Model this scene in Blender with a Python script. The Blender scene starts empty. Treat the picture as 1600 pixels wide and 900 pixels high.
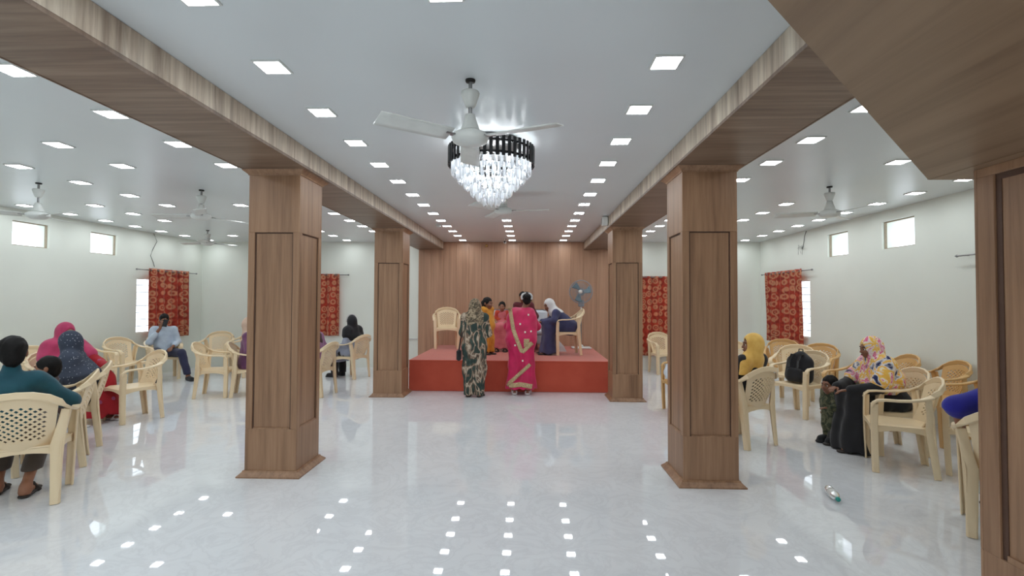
import bpy, math, random
import numpy as np
from mathutils import Matrix, Vector
random.seed(7); np.random.seed(7)
PI = math.pi
scene = bpy.context.scene
COL = scene.collection

# ------------------------------------------------------------------ camera, world, exposure
F_PX, YAW, PITCH, ROLL, CAM_H = 767.4, 0.034, 0.0247, 0.0045, 1.5
cam_data = bpy.data.cameras.new('camera')
cam_data.sensor_width = 36.0
cam_data.lens = F_PX / 1600 * 36.0
cam_data.clip_start = 0.05
cam = bpy.data.objects.new('camera', cam_data)
COL.objects.link(cam)
_r = Vector((math.cos(YAW), math.sin(YAW), 0)); _f0 = Vector((-math.sin(YAW), math.cos(YAW), 0)); _z = Vector((0, 0, 1))
_f = _f0 * math.cos(PITCH) + _z * math.sin(PITCH)
_u = _z * math.cos(PITCH) - _f0 * math.sin(PITCH)
_r2 = _r * math.cos(ROLL) + _u * math.sin(ROLL)
_u2 = _u * math.cos(ROLL) - _r * math.sin(ROLL)
M = Matrix((( _r2.x, _u2.x, -_f.x, 0), (_r2.y, _u2.y, -_f.y, 0), (_r2.z, _u2.z, -_f.z, CAM_H), (0, 0, 0, 1)))
cam.matrix_world = M
scene.camera = cam

world = bpy.data.worlds.new('overcast_sky'); scene.world = world
world.use_nodes = True
_bg = world.node_tree.nodes['Background']
_bg.inputs[0].default_value = (0.90, 0.95, 1.0, 1); _bg.inputs[1].default_value = 3.0
scene.view_settings.view_transform = 'Standard'
scene.view_settings.look = 'None'
scene.view_settings.gamma = 1.0
scene.view_settings.use_curve_mapping = False
scene.view_settings.exposure = 0.0
scene.cycles.max_bounces = 11
scene.cycles.diffuse_bounces = 6
PANEL_STRENGTH = 38.0        # the square ceiling lights
BULB_STRENGTH = 42.0         # bulbs inside the chandelier

# ------------------------------------------------------------------ materials
def srgb(r, g, b):
    def f(c):
        c /= 255.0
        return c / 12.92 if c <= 0.04045 else ((c + 0.055) / 1.055) ** 2.4
    return (f(r), f(g), f(b), 1.0)

class NT:
    def __init__(s, name):
        s.m = bpy.data.materials.new(name); s.m.use_nodes = True
        s.t = s.m.node_tree; s.b = s.t.nodes['Principled BSDF']; s.out = s.t.nodes['Material Output']
    def n(s, kind, **kw):
        x = s.t.nodes.new(kind)
        for k, v in kw.items(): setattr(x, k, v)
        return x
    def l(s, a, b): s.t.links.new(a, b)
    def coords(s, scale=(1, 1, 1), kind='Object', rand=False):
        tc = s.n('ShaderNodeTexCoord'); mp = s.n('ShaderNodeMapping')
        mp.inputs['Scale'].default_value = scale
        s.l(tc.outputs[kind], mp.inputs['Vector'])
        if rand:
            oi = s.n('ShaderNodeObjectInfo'); mu = s.n('ShaderNodeMath', operation='MULTIPLY'); mu.inputs[1].default_value = 37.0
            s.l(oi.outputs['Random'], mu.inputs[0]); s.l(mu.outputs[0], mp.inputs['Location'])
        return mp.outputs[0]
    def noise(s, vec, scale, detail=3, rough=.5, dist=0):
        x = s.n('ShaderNodeTexNoise'); x.inputs['Scale'].default_value = scale; x.inputs['Detail'].default_value = detail
        x.inputs['Roughness'].default_value = rough; x.inputs['Distortion'].default_value = dist
        s.l(vec, x.inputs['Vector']); return x.outputs['Fac']
    def ramp(s, fac, stops, interp='LINEAR'):
        x = s.n('ShaderNodeValToRGB'); x.color_ramp.interpolation = interp
        e = x.color_ramp.elements
        while len(e) < len(stops): e.new(0.5)
        for k, (p, c) in enumerate(stops): e[k].position = p; e[k].color = c
        s.l(fac, x.inputs[0]); return x.outputs[0]
    def mix(s, fac, a, b, mode='MIX'):
        x = s.n('ShaderNodeMix', data_type='RGBA', blend_type=mode)
        for v, i in ((fac, 0), (a, 6), (b, 7)):
            if isinstance(v, (int, float)): x.inputs[i].default_value = v
            elif isinstance(v, tuple): x.inputs[i].default_value = v
            else: s.l(v, x.inputs[i])
        return x.outputs[2]
    def bump(s, h, strength=.2, dist=.01):
        x = s.n('ShaderNodeBump'); x.inputs['Strength'].default_value = strength; x.inputs['Distance'].default_value = dist
        s.l(h, x.inputs['Height']); s.l(x.outputs[0], s.b.inputs['Normal'])
    def set(s, **kw):
        for k, v in kw.items():
            k = k.replace('_', ' ')
            if isinstance(v, (int, float, tuple)): s.b.inputs[k].default_value = v
            else: s.l(v, s.b.inputs[k])
        return s

def plain(name, c, c2=None, scale=8, rough=.5, metallic=0, bump=0, **kw):
    """one colour with a slight noise variation"""
    t = NT(name)
    c2 = c2 or tuple(x * .86 for x in c[:3]) + (1,)
    v = t.coords()
    f = t.noise(v, scale, 4)
    t.set(Base_Color=t.ramp(f, [(.35, c2), (.65, c)]), Roughness=rough, Metallic=metallic)
    if bump: t.bump(t.noise(v, scale * 6, 3), bump, .004)
    for k, x in kw.items(): t.b.inputs[k.replace('_', ' ')].default_value = x
    return t.m

def wood(name, across, dark, mid, light, freq=26, rand=False, rough=.42):
    """laminate: long grain in the directions where `across` is small"""
    t = NT(name)
    v = t.coords(across, rand=rand)
    a = t.noise(v, freq * .28, 3, .55, .6); b = t.noise(v, freq, 6, .62, .3)
    ca = t.ramp(a, [(.3, dark), (.5, mid), (.72, light)])
    cb = t.ramp(b, [(.32, dark), (.5, mid), (.68, light)])
    t.set(Base_Color=t.mix(.55, ca, cb), Roughness=rough)
    t.bump(b, .06, .003)
    return t.m

MAT = {}
MAT['wall'] = plain('painted_wall', srgb(229, 233, 225), srgb(225, 229, 221), 1.2, .75, bump=.02)
MAT['ceiling'] = plain('gypsum_ceiling', srgb(218, 224, 226), srgb(214, 220, 222), .8, .32)
WD, WM, WL = srgb(116, 85, 62), srgb(150, 114, 86), srgb(170, 134, 104)
MAT['wood_v'] = wood('column_laminate', (1, 1, .05), WD, WM, WL, 26, True)
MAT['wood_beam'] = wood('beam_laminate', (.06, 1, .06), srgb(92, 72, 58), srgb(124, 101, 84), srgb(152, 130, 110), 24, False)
MAT['wood_side_lit'] = wood('beam_side_lit_laminate', (.06, 1, .06), srgb(124, 104, 88), srgb(190, 172, 152), srgb(232, 220, 200), 24, False)  # paler copy of the beam laminate; light on the sides put into its colour
MAT['wood_back'] = wood('stage_wall_laminate', (1, 1, .035), srgb(154, 116, 91), srgb(178, 138, 111), srgb(193, 153, 124), 22, True)
MAT['wood_y'] = wood('bulkhead_laminate', (1, .07, 1), srgb(113, 89, 68), srgb(138, 113, 89), srgb(150, 124, 99), 13, True)
MAT['groove'] = plain('dark_wood_groove_shade', srgb(84, 58, 44), None, 20, .6)
MAT['cream'] = plain('cream_plastic', srgb(236, 214, 178), srgb(230, 207, 170), 3, .34)
MAT['tan'] = plain('tan_plastic', srgb(216, 174, 116), srgb(206, 163, 105), 3, .34)
MAT['white_plastic'] = plain('white_enamel', srgb(222, 224, 220), None, 6, .35)
MAT['grey_metal'] = plain('brushed_metal', srgb(150, 150, 150), None, 30, .35, 1.0)
MAT['dark_metal'] = plain('dark_metal', srgb(50, 48, 46), None, 30, .45, .6)
MAT['black'] = plain('black_gloss', srgb(24, 24, 28), srgb(16, 16, 18), 10, .18)
MAT['rust_metal'] = plain('brown_frame', srgb(168, 152, 130), None, 10, .6)
MAT['brass'] = plain('brass', srgb(200, 170, 110), None, 20, .3, 1.0)

def carpet(name, c, c2):
    t = NT(name); v = t.coords()
    a = t.noise(v, 3, 3); b = t.noise(v, 260, 2)
    t.b.inputs['Sheen Weight'].default_value = .5; t.b.inputs['Sheen Roughness'].default_value = .4
    t.set(Base_Color=t.mix(.3, t.ramp(a, [(.35, c2), (.65, c)]), t.ramp(b, [(.3, c2), (.7, c)])), Roughness=.95)
    t.bump(b, .25, .004); return t.m
MAT['carpet'] = carpet('red_carpet', srgb(198, 88, 66), srgb(186, 76, 56))

def floor_mat():
    t = NT('polished_vitrified_tile'); v = t.coords()
    a = t.noise(v, .9, 6, .6, 1.2); b = t.noise(v, 3.2, 8, .65, 2.0)
    c = t.mix(.4, t.ramp(a, [(.3, srgb(214, 216, 220)), (.7, srgb(228, 230, 233))]), t.ramp(b, [(.44, srgb(230, 232, 235)), (.5, srgb(212, 213, 217)), (.56, srgb(230, 232, 235))]))
    t.set(Base_Color=c, Roughness=.022); t.b.inputs['IOR'].default_value = 1.62
    return t.m
MAT['floor'] = floor_mat()

def emit(name, c, s):
    t = NT(name); t.set(Base_Color=c); t.b.inputs['Emission Color'].default_value = c
    v = t.coords(); f = t.noise(v, 5, 1)
    mr = t.n('ShaderNodeMapRange'); mr.inputs[3].default_value = s * .97; mr.inputs[4].default_value = s * 1.03
    t.l(f, mr.inputs[0]); t.l(mr.outputs[0], t.b.inputs['Emission Strength'])
    return t.m
MAT['panel'] = emit('led_diffuser', (.90, .965, 1.0, 1), PANEL_STRENGTH)
MAT['bulb'] = emit('lamp_bulb', (.93, .97, 1.0, 1), BULB_STRENGTH)

def glass_pane():
    t = NT('window_glass')
    tr = t.n('ShaderNodeBsdfTransparent'); gl = t.n('ShaderNodeBsdfGlossy'); mx = t.n('ShaderNodeMixShader')
    gl.inputs['Roughness'].default_value = .05
    f = t.noise(t.coords(), 2, 1); t.l(t.ramp(f, [(0, (.94, .97, .98, 1)), (1, (.97, .99, 1, 1))]), tr.inputs[0])
    mx.inputs[0].default_value = .06; t.l(tr.outputs[0], mx.inputs[1]); t.l(gl.outputs[0], mx.inputs[2]); t.l(mx.outputs[0], t.out.inputs[0])
    return t.m
MAT['pane'] = glass_pane()

def crystal_mat():
    t = NT('cut_crystal')
    t.set(Base_Color=t.ramp(t.noise(t.coords(), 30, 1), [(0, (.9, .94, .97, 1)), (1, (1, 1, 1, 1))]), Roughness=.03)
    t.b.inputs['Transmission Weight'].default_value = 1.0
    tl = t.n('ShaderNodeBsdfTranslucent'); tl.inputs[0].default_value = (.93, .96, 1, 1)
    mx = t.n('ShaderNodeMixShader'); mx.inputs[0].default_value = .38
    t.l(t.b.outputs[0], mx.inputs[1]); t.l(tl.outputs[0], mx.inputs[2]); t.l(mx.outputs[0], t.out.inputs[0])
    return t.m
MAT['crystal'] = crystal_mat()

def curtain_mat():
    t = NT('rust_curtain_print'); v = t.coords((1, 1, 1), 'UV')
    vo = t.n('ShaderNodeTexVoronoi'); vo.inputs['Scale'].default_value = 7.0; vo.inputs['Randomness'].default_value = .35; t.l(v, vo.inputs['Vector'])
    sp = t.n('ShaderNodeTexWave', wave_type='RINGS', rings_direction='SPHERICAL'); sp.inputs['Scale'].default_value = 1.0
    d = vo.outputs['Distance']
    ring = t.ramp(d, [(.0, (1, 1, 1, 1)), (.12, (1, 1, 1, 1)), (.17, (.15, .15, .15, 1)), (.26, (.1, .1, .1, 1)), (.31, (1, 1, 1, 1)), (.42, (.9, .9, .9, 1)), (.5, (0, 0, 0, 1))])
    nz = t.noise(v, 14, 3); base = t.ramp(nz, [(.35, srgb(150, 42, 24)), (.65, srgb(192, 66, 40))])
    t.set(Base_Color=t.mix(t.mix(.3, ring, (0, 0, 0, 1)), base, srgb(232, 178, 132)), Roughness=.55)
    t.b.inputs['Sheen Weight'].default_value = .2
    tl = t.n('ShaderNodeBsdfTranslucent'); t.l(base, tl.inputs[0]); mx = t.n('ShaderNodeMixShader'); mx.inputs[0].default_value = .3
    t.l(t.b.outputs[0], mx.inputs[1]); t.l(tl.outputs[0], mx.inputs[2]); t.l(mx.outputs[0], t.out.inputs[0])
    return t.m
MAT['curtain'] = curtain_mat()

# cloth
def cloth(name, c, c2=None, scale=10, rough=.85, bump=.15):
    t = NT(name); v = t.coords(); c2 = c2 or tuple(x * .75 for x in c[:3]) + (1,)
    a = t.noise(v, scale, 4); w = t.noise(v, 180, 2)
    t.set(Base_Color=t.ramp(a, [(.3, c2), (.7, c)]), Roughness=rough); t.b.inputs['Sheen Weight'].default_value = .15
    t.bump(w, bump, .003); return t.m
def printed(name, stops, scale=9, dist=1.5, rough=.85, squash=(1, 1, 1)):
    t = NT(name); v = t.coords(squash)
    a = t.noise(v, scale, 2, .5, dist)
    t.set(Base_Color=t.ramp(a, stops, 'CONSTANT'), Roughness=rough); t.bump(t.noise(v, 160, 2), .15, .003); return t.m
def dotted(name, base, dots, scale=26, size=.22, rough=.8):
    t = NT(name); v = t.coords()
    vo = t.n('ShaderNodeTexVoronoi'); vo.inputs['Scale'].default_value = scale; t.l(v, vo.inputs['Vector'])
    f = t.ramp(vo.outputs['Distance'], [(0, (1, 1, 1, 1)), (size, (0, 0, 0, 1))], 'CONSTANT')
    nz = t.noise(v, 6, 3)
    t.set(Base_Color=t.mix(f, t.ramp(nz, [(.3, tuple(x * .75 for x in base[:3]) + (1,)), (.7, base)]), dots), Roughness=rough); return t.m
def skin(name, c):
    return plain(name, c, tuple(x * .85 for x in c[:3]) + (1,), 14, .5)
MAT['skin'] = skin('brown_skin', srgb(138, 92, 68))
MAT['skin2'] = skin('light_brown_skin', srgb(160, 110, 84))
MAT['hair'] = plain('black_hair', srgb(20, 16, 15), srgb(10, 8, 8), 60, .62, bump=.3, Specular_IOR_Level=.25)
MAT['eye_white'] = plain('eye_white', srgb(225, 222, 215), None, 10, .2)
MAT['lips'] = plain('lips', srgb(120, 62, 56), None, 10, .5)
MAT['sandal'] = plain('dark_leather', srgb(46, 38, 34), None, 20, .6)

# ------------------------------------------------------------------ mesh helpers
def tag(o, label=None, cat=None, group=None, kind=None):
    if label: o['label'] = label
    if cat: o['category'] = cat
    if group: o['group'] = group
    if kind: o['kind'] = kind
    return o
def empty(name, loc=(0, 0, 0), rz=0.0):
    o = bpy.data.objects.new(name, None); COL.objects.link(o); o.location = loc; o.rotation_euler = (0, 0, rz)
    o.empty_display_size = .1
    return o
def mkmesh(name, v, f, mats, smooth=False, mi=None):
    me = bpy.data.meshes.new(name)
    me.from_pydata([tuple(map(float, p)) for p in v], [], [tuple(map(int, q)) for q in f])
    for m in (mats if isinstance(mats, (list, tuple)) else [mats]): me.materials.append(m)
    if mi is not None: me.polygons.foreach_set('material_index', mi)
    if smooth: me.polygons.foreach_set('use_smooth', [True] * len(me.polygons))
    me.update(); return me
def obj(name, me, parent=None, loc=None, rot=None):
    o = bpy.data.objects.new(name, me); COL.objects.link(o)
    if parent: o.parent = parent
    if loc is not None: o.location = loc
    if rot is not None: o.rotation_euler = rot
    return o

class MB:
    """collects shapes of one part"""
    def __init__(s): s.v = []; s.f = []; s.mi = []; s.m = 0
    def add(s, v, f):
        n = len(s.v); s.v += [tuple(p) for p in v]
        for q in f: s.f.append(tuple(i + n for i in q)); s.mi.append(s.m)
        return s
    def box(s, x0, x1, y0, y1, z0, z1, bev=0.0):
        if bev <= 0:
            v = [(x0, y0, z0), (x1, y0, z0), (x1, y1, z0), (x0, y1, z0), (x0, y0, z1), (x1, y0, z1), (x1, y1, z1), (x0, y1, z1)]
            return s.add(v, [(0, 3, 2, 1), (4, 5, 6, 7), (0, 1, 5, 4), (1, 2, 6, 5), (2, 3, 7, 6), (3, 0, 4, 7)])
        b = min(bev, (x1 - x0) / 2.01, (y1 - y0) / 2.01, (z1 - z0) / 2.01)
        def ring(x0, x1, y0, y1, z): return [(x0 + b, y0, z), (x1 - b, y0, z), (x1, y0 + b, z), (x1, y1 - b, z), (x1 - b, y1, z), (x0 + b, y1, z), (x0, y1 - b, z), (x0, y0 + b, z)]
        r = [ring(x0 + b, x1 - b, y0 + b, y1 - b, z0), ring(x0, x1, y0, y1, z0 + b), ring(x0, x1, y0, y1, z1 - b), ring(x0 + b, x1 - b, y0 + b, y1 - b, z1)]
        return s.loft(r, True, True)
    def loft(s, rings, cap0=True, cap1=True):
        n = len(rings[0]); v = [p for r in rings for p in r]; f = []
        for k in range(len(rings) - 1):
            for i in range(n):
                j = (i + 1) % n; f.append((k * n + i, k * n + j, (k + 1) * n + j, (k + 1) * n + i))
        if cap0: f.append(tuple(range(n - 1, -1, -1)))
        if cap1: f.append(tuple(range((len(rings) - 1) * n, len(rings) * n)))
        return s.add(v, f)
    def lathe(s, prof, c=(0, 0, 0), n=20, axis='z', cap0=True, cap1=True):
        rings = []
        for r, h in prof:
            ring = []
            for k in range(n):
                a = 2 * PI * k / n; x, y = r * math.cos(a), r * math.sin(a)
                ring.append((c[0] + x, c[1] + y, c[2] + h) if axis == 'z' else (c[0] + x, c[1] + h, c[2] - y) if axis == 'y' else (c[0] + h, c[1] + x, c[2] + y))
            rings.append(ring)
        return s.loft(rings, cap0, cap1)
    def tube(s, pts, r, n=8, cap=True):
        pts = [Vector(p) for p in pts]; rings = []; rr = r if isinstance(r, (list, tuple)) else [r] * len(pts)
        for k, p in enumerate(pts):
            d = (pts[min(k + 1, len(pts) - 1)] - pts[max(k - 1, 0)]).normalized()
            a = d.cross(Vector((0, 0, 1)))
            if a.length < 1e-3: a = Vector((1, 0, 0))
            a.normalize(); b = a.cross(d).normalized()
            rings.append([tuple(p + (a * math.cos(2 * PI * i / n) + b * math.sin(2 * PI * i / n)) * rr[k]) for i in range(n)])
        return s.loft(rings, cap, cap)
    def sweep(s, pts, widths, thick, ups, round_=True):
        """flat band: width across, thickness along `up`"""
        pts = [Vector(p) for p in pts]; rings = []
        for k, p in enumerate(pts):
            d = (pts[min(k + 1, len(pts) - 1)] - pts[max(k - 1, 0)]).normalized()
            up = Vector(ups[k]); up = (up - d * up.dot(d)).normalized(); a = d.cross(up).normalized()
            w, t = widths[k] / 2, (thick[k] if isinstance(thick, (list, tuple)) else thick) / 2
            prof = [(-w, -t * .3), (-w * .8, -t), (w * .8, -t), (w, -t * .3), (w, t * .3), (w * .8, t), (-w * .8, t), (-w, t * .3)]
            rings.append([tuple(p + a * x + up * y) for x, y in prof])
        return s.loft(rings, True, True)
    def shell(s, fn, nu, nv, t):
        """param surface with thickness t along its normal"""
        P = [[Vector(fn(i / nu, j / nv)) for i in range(nu + 1)] for j in range(nv + 1)]
        top = []; bot = []
        for j in range(nv + 1):
            for i in range(nu + 1):
                du = P[j][min(i + 1, nu)] - P[j][max(i - 1, 0)]; dv = P[min(j + 1, nv)][i] - P[max(j - 1, 0)][i]
                n = du.cross(dv); n = n.normalized() if n.length > 1e-9 else Vector((0, 0, 1))
                top.append(tuple(P[j][i] + n * t / 2)); bot.append(tuple(P[j][i] - n * t / 2))
        N = (nu + 1) * (nv + 1); w = nu + 1; f = []
        for j in range(nv):
            for i in range(nu):
                a = j * w + i; f.append((a, a + 1, a + w + 1, a + w)); f.append((N + a, N + a + w, N + a + w + 1, N + a + 1))
        for i in range(nu):
            f.append((i, N + i, N + i + 1, i + 1)); a = nv * w + i; f.append((a, a + 1, N + a + 1, N + a))
        for j in range(nv):
            a = j * w; f.append((a, a + w, N + a + w, N + a)); a = j * w + nu; f.append((a, N + a, N + a + w, a + w))
        return s.add(top + bot, f)
    def mesh(s, name, mats, smooth=False): return mkmesh(name, s.v, s.f, mats, smooth, s.mi)
    def build(s, name, mats, parent=None, smooth=False, loc=None, rot=None):
        if isinstance(mats, str): mats = MAT[mats]
        return obj(name, s.mesh(name, mats, smooth), parent, loc, rot)
def autosmooth(me, deg=35):
    me.polygons.foreach_set('use_smooth', [True] * len(me.polygons))
    try: me.set_sharp_from_angle(angle=math.radians(deg))
    except Exception: pass
    return me
def copy_tree(o, parent=None):
    c = o.copy(); COL.objects.link(c); c.parent = parent
    for ch in o.children: copy_tree(ch, c)
    return c

# ------------------------------------------------------------------ the hall
ZC, ZB = 2.778, 2.605                       # ceiling, beam underside
XA, XB, YB, YR = -7.336, 4.997, 10.77, -2.6 # left wall, right wall, far wall, wall behind the camera
BL0, BL1 = -2.43, -1.879                    # left beam
BR0, BR1 = 1.203, 1.755                     # right beam
ST_H, ST_Y, ST_X0, ST_X1 = .508, 8.07, -1.972, 1.335

def wall_holes(name, axis, pos, out, a0, a1, holes, parent=None):
    """wall in the plane axis=pos, thickness 0.2 away from the room, with rectangular openings"""
    A = sorted({a0, a1} | {h[0] for h in holes} | {h[1] for h in holes}); B = sorted({0.0, ZC} | {h[2] for h in holes} | {h[3] for h in holes})
    mb = MB(); t = .2 * out
    for i in range(len(A) - 1):
        for j in range(len(B) - 1):
            ca, cb = (A[i] + A[i + 1]) / 2, (B[j] + B[j + 1]) / 2
            if any(h[0] < ca < h[1] and h[2] < cb < h[3] for h in holes): continue
            p0, p1 = min(pos, pos + t), max(pos, pos + t)
            if axis == 'x': mb.box(p0, p1, A[i], A[i + 1], B[j], B[j + 1])
            else: mb.box(A[i], A[i + 1], p0, p1, B[j], B[j + 1])
    return tag(mb.build(name, 'wall', parent), kind='structure')

VENT_L = [(6.71, 7.25, 2.255, 2.61), (7.96, 8.49, 2.26, 2.62)]
VENT_R = [(6.52, 7.11, 2.24, 2.625), (7.85, 8.375, 2.238, 2.615)]
WIN_L = (8.95, 10.15, .85, 1.88); WIN_R = (8.90, 10.25, .85, 1.88)
ADDED_DOOR = (-1.2, 1.1, 0.0, 2.15)   # unseen doorway added behind the camera to light the column fronts
WIN_BL = (-5.25, -4.25, .85, 1.9); WIN_BR = (2.5, 3.6, .5, 1.9)
tag(MB().box(XA - .2, XB + .2, YR - .2, YB + .2, -.15, 0).build('floor', 'floor'), kind='structure')
tag(MB().box(XA - .2, XB + .2, YR - .2, YB + .2, ZC, ZC + .15).build('ceiling', 'ceiling'), kind='structure')
wall_holes('wall_left', 'x', XA, -1, YR, YB, VENT_L + [WIN_L])
wall_holes('wall_right', 'x', XB, 1, YR, YB, VENT_R + [WIN_R])
wall_holes('wall_back', 'y', YB, 1, XA - .2, XB + .2, [WIN_BL, WIN_BR])
wall_holes('wall_rear', 'y', YR, -1, XA - .2, XB + .2, [ADDED_DOOR])

WN = [0]
def window(axis, pos, out, a0, a1, z0, z1, bars=0, fmat='rust_metal'):
    WN[0] += 1
    r = empty('window_%d' % WN[0], (pos, (a0 + a1) / 2, z0) if axis == 'x' else ((a0 + a1) / 2, pos, z0)); tag(r, kind='structure')
    if axis == 'y': r.rotation_euler = (0, 0, 0)
    h = (a1 - a0) / 2; H = z1 - z0; d0, d1 = .035 * out, .065 * out
    def bx(mb, a, b, e, f, p0, p1):
        if axis == 'x': mb.box(min(p0, p1), max(p0, p1), a, b, e, f)
        else: mb.box(a, b, min(p0, p1), max(p0, p1), e, f)
    w = .013
    for (a, b, e, f) in ((-h, h, 0, w), (-h, h, H - w, H), (-h, -h + w, w, H - w), (h - w, h, w, H - w)):
        mb = MB(); bx(mb, a, b, e, f, d0, d1); mb.build('frame_bar', fmat, r)
    mb = MB(); bx(mb, -h + w, h - w, w, H - w, .047 * out, .053 * out); mb.build('pane', 'pane', r)
    for k in range(bars):
        z = H * (k + 1) / (bars + 1); mb = MB()
        if axis == 'x': mb.tube([(.02 * out, -h, z), (.02 * out, h, z)], .006, 6)
        else: mb.tube([(-h, .02 * out, z), (h, .02 * out, z)], .006, 6)
        mb.build('grille_bar', 'dark_metal', r)
for v in VENT_L: window('x', XA, -1, *v)
for v in VENT_R: window('x', XB, 1, *v)
window('x', XA, -1, *WIN_L, bars=7); window('x', XB, 1, *WIN_R, bars=7)
window('y', YB, 1, *WIN_BL, bars=7); window('y', YB, 1, *WIN_BR, bars=7)

# wood-clad stage wall: upright panels with fine joints
sw = empty('wall_stage_cladding', ((BL0 + BR1) / 2, YB, 0)); tag(sw, kind='structure')
n_p = 15; pw = (BR1 - BL0) / n_p
me = MB().box(-pw / 2 + .0012, pw / 2 - .0012, -.02, 0, 0, ZC - .002, .003).mesh('panel', MAT['wood_back'])
for k in range(n_p):
    o = obj('panel', me, sw, ((k + .5) * pw - (BR1 - BL0) / 2, -.006, 0))
MB().box(BL0 - sw.location.x, BR1 - sw.location.x, -.008, -.001, 0, ZC - .002).build('backing', 'wood_back', sw)
# short rail on the white wall beside the stage
tag(MB().box(-3.05, BL0 - .005, YB - .025, YB, .62, .66, .006).build('trim_1', 'white_plastic'), kind='structure')

# stage
st = empty('stage_platform', ((ST_X0 + ST_X1) / 2, ST_Y, 0))
tag(st, 'low red carpeted stage platform in front of the wood-panelled wall', 'stage')
hw = (ST_X1 - ST_X0) / 2
MB().box(-hw + .01, hw - .01, .012, YB - ST_Y - .03, 0, ST_H - .02).build('plinth', 'carpet', st)
MB().box(-hw + .004, hw - .004, 0, .012, .004, ST_H - .018).build('front_panel', 'carpet', st)
MB().box(-hw, hw, -.008, YB - ST_Y - .03, ST_H - .02, ST_H, .006).build('carpet_top', 'carpet', st)

# beams
for x0, x1, lab, mitre in ((BL0, BL1, 'long wood-laminate ceiling beam over the left row of columns', False), (BR0, BR1, 'long wood-laminate ceiling beam over the right row of columns', True)):
    cx = (x0 + x1) / 2
    b = empty('ceiling_beam', (cx, 0, ZB)); tag(b, lab, 'beam')
    w = (x1 - x0) / 2; y1 = YB - .034
    ya = (lambda x: x + cx + .515) if mitre else (lambda x: YR + .002)      # the right beam is cut along the diagonal bulkhead
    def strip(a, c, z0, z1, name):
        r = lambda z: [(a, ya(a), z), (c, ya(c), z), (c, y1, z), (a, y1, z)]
        MB().loft([r(z0), r(z1)]).build(name, 'wood_side_lit' if name == 'side_board' else 'wood_beam', b)
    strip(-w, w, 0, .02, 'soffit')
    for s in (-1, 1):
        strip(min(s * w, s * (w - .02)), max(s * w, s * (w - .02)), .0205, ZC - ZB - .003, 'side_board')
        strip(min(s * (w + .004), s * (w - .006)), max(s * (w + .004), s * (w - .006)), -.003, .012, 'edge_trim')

# columns
def column(x0, y0, w, d, ztop, label, cap=True, z_lo=.40, z_hi=2.07, stile=.056, name='wooden_column', g=.010):
    c = empty(name, (x0 + w / 2, y0 + d / 2, 0)); tag(c, label, 'column')
    hx, hy = w / 2, d / 2; rec = .014; zt = ztop - (.038 if cap else 0)
    MB().box(-hx + rec, hx - rec, -hy + rec, hy - rec, 0, zt).build('core', 'wood_v', c)
    for fx, fy in ((0, -1), (0, 1), (-1, 0), (1, 0)):
        L = hx if fx == 0 else hy; D = hy if fx == 0 else hx
        def fb(a0, a1, z0, z1, name, m, dep=rec, out=0.0, bev=.002):
            mb = MB()
            lo, hi = D - rec, D - rec + dep + out
            if fx == 0: mb.box(a0, a1, min(fy * lo, fy * hi), max(fy * lo, fy * hi), z0, z1, bev)
            else: mb.box(min(fx * lo, fx * hi), max(fx * lo, fx * hi), a0, a1, z0, z1, bev)
            mb.build(name, m, c)
        e = L - (0 if fx == 0 else rec + .0005)
        fb(-e, -L + stile, z_lo, z_hi, 'stile', 'wood_v'); fb(L - stile, e, z_lo, z_hi, 'stile', 'wood_v')
        fb(-e, e, .03, z_lo, 'bottom_rail', 'wood_v'); fb(-e, e, z_hi, zt, 'top_rail', 'wood_v')
        for a0, a1, z0, z1 in ((-L + stile, -L + stile + g, z_lo, z_hi), (L - stile - g, L - stile, z_lo, z_hi), (-L + stile + g, L - stile - g, z_hi - g, z_hi)):
            fb(a0, a1, z0, z1, 'recess_bead', 'groove', .004, 0, 0)  # dark at sides and top: recess shade put into the bead colour
        fb(-L + stile + g, L - stile - g, z_lo, z_lo + g, 'recess_bead', 'wood_v', .010, 0, 0)
    e = .048
    def sq(o, z): return [(-hx - o, -hy - o, z), (hx + o, -hy - o, z), (hx + o, hy + o, z), (-hx - o, hy + o, z)]
    MB().loft([sq(e, 0), sq(e, .012), sq(e - .006, .016), sq(.016, .040), sq(.010, .052), sq(-.005, .053)]).build('plinth', 'wood_v', c)
    if cap:
        MB().loft([sq(-.004, zt - .006), sq(.006, zt - .006), sq(.010, zt + .004), sq(.040, zt + .030), sq(.046, ztop - .0005)]).build('capital', 'wood_v', c)
    return c
column(-1.955 - .444, 4.113, .444, .444, ZB, 'square wooden column nearest on the left, beside the pale plastic chairs')
column(1.257, 4.058, .444, .444, ZB, 'square wooden column nearest on the right, beside the woman in a yellow scarf')
column(-1.955 - .444, 7.545, .444, .444, ZB, "square wooden column at the left corner of the red stage")
fr_col = column(1.257, 7.405, .444, .444, ZB, "square wooden column at the right corner of the red stage")
MB().box(.222, .245, -.10, .0, .17, .30, .004).build('socket_box', 'rust_metal', fr_col)
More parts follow.
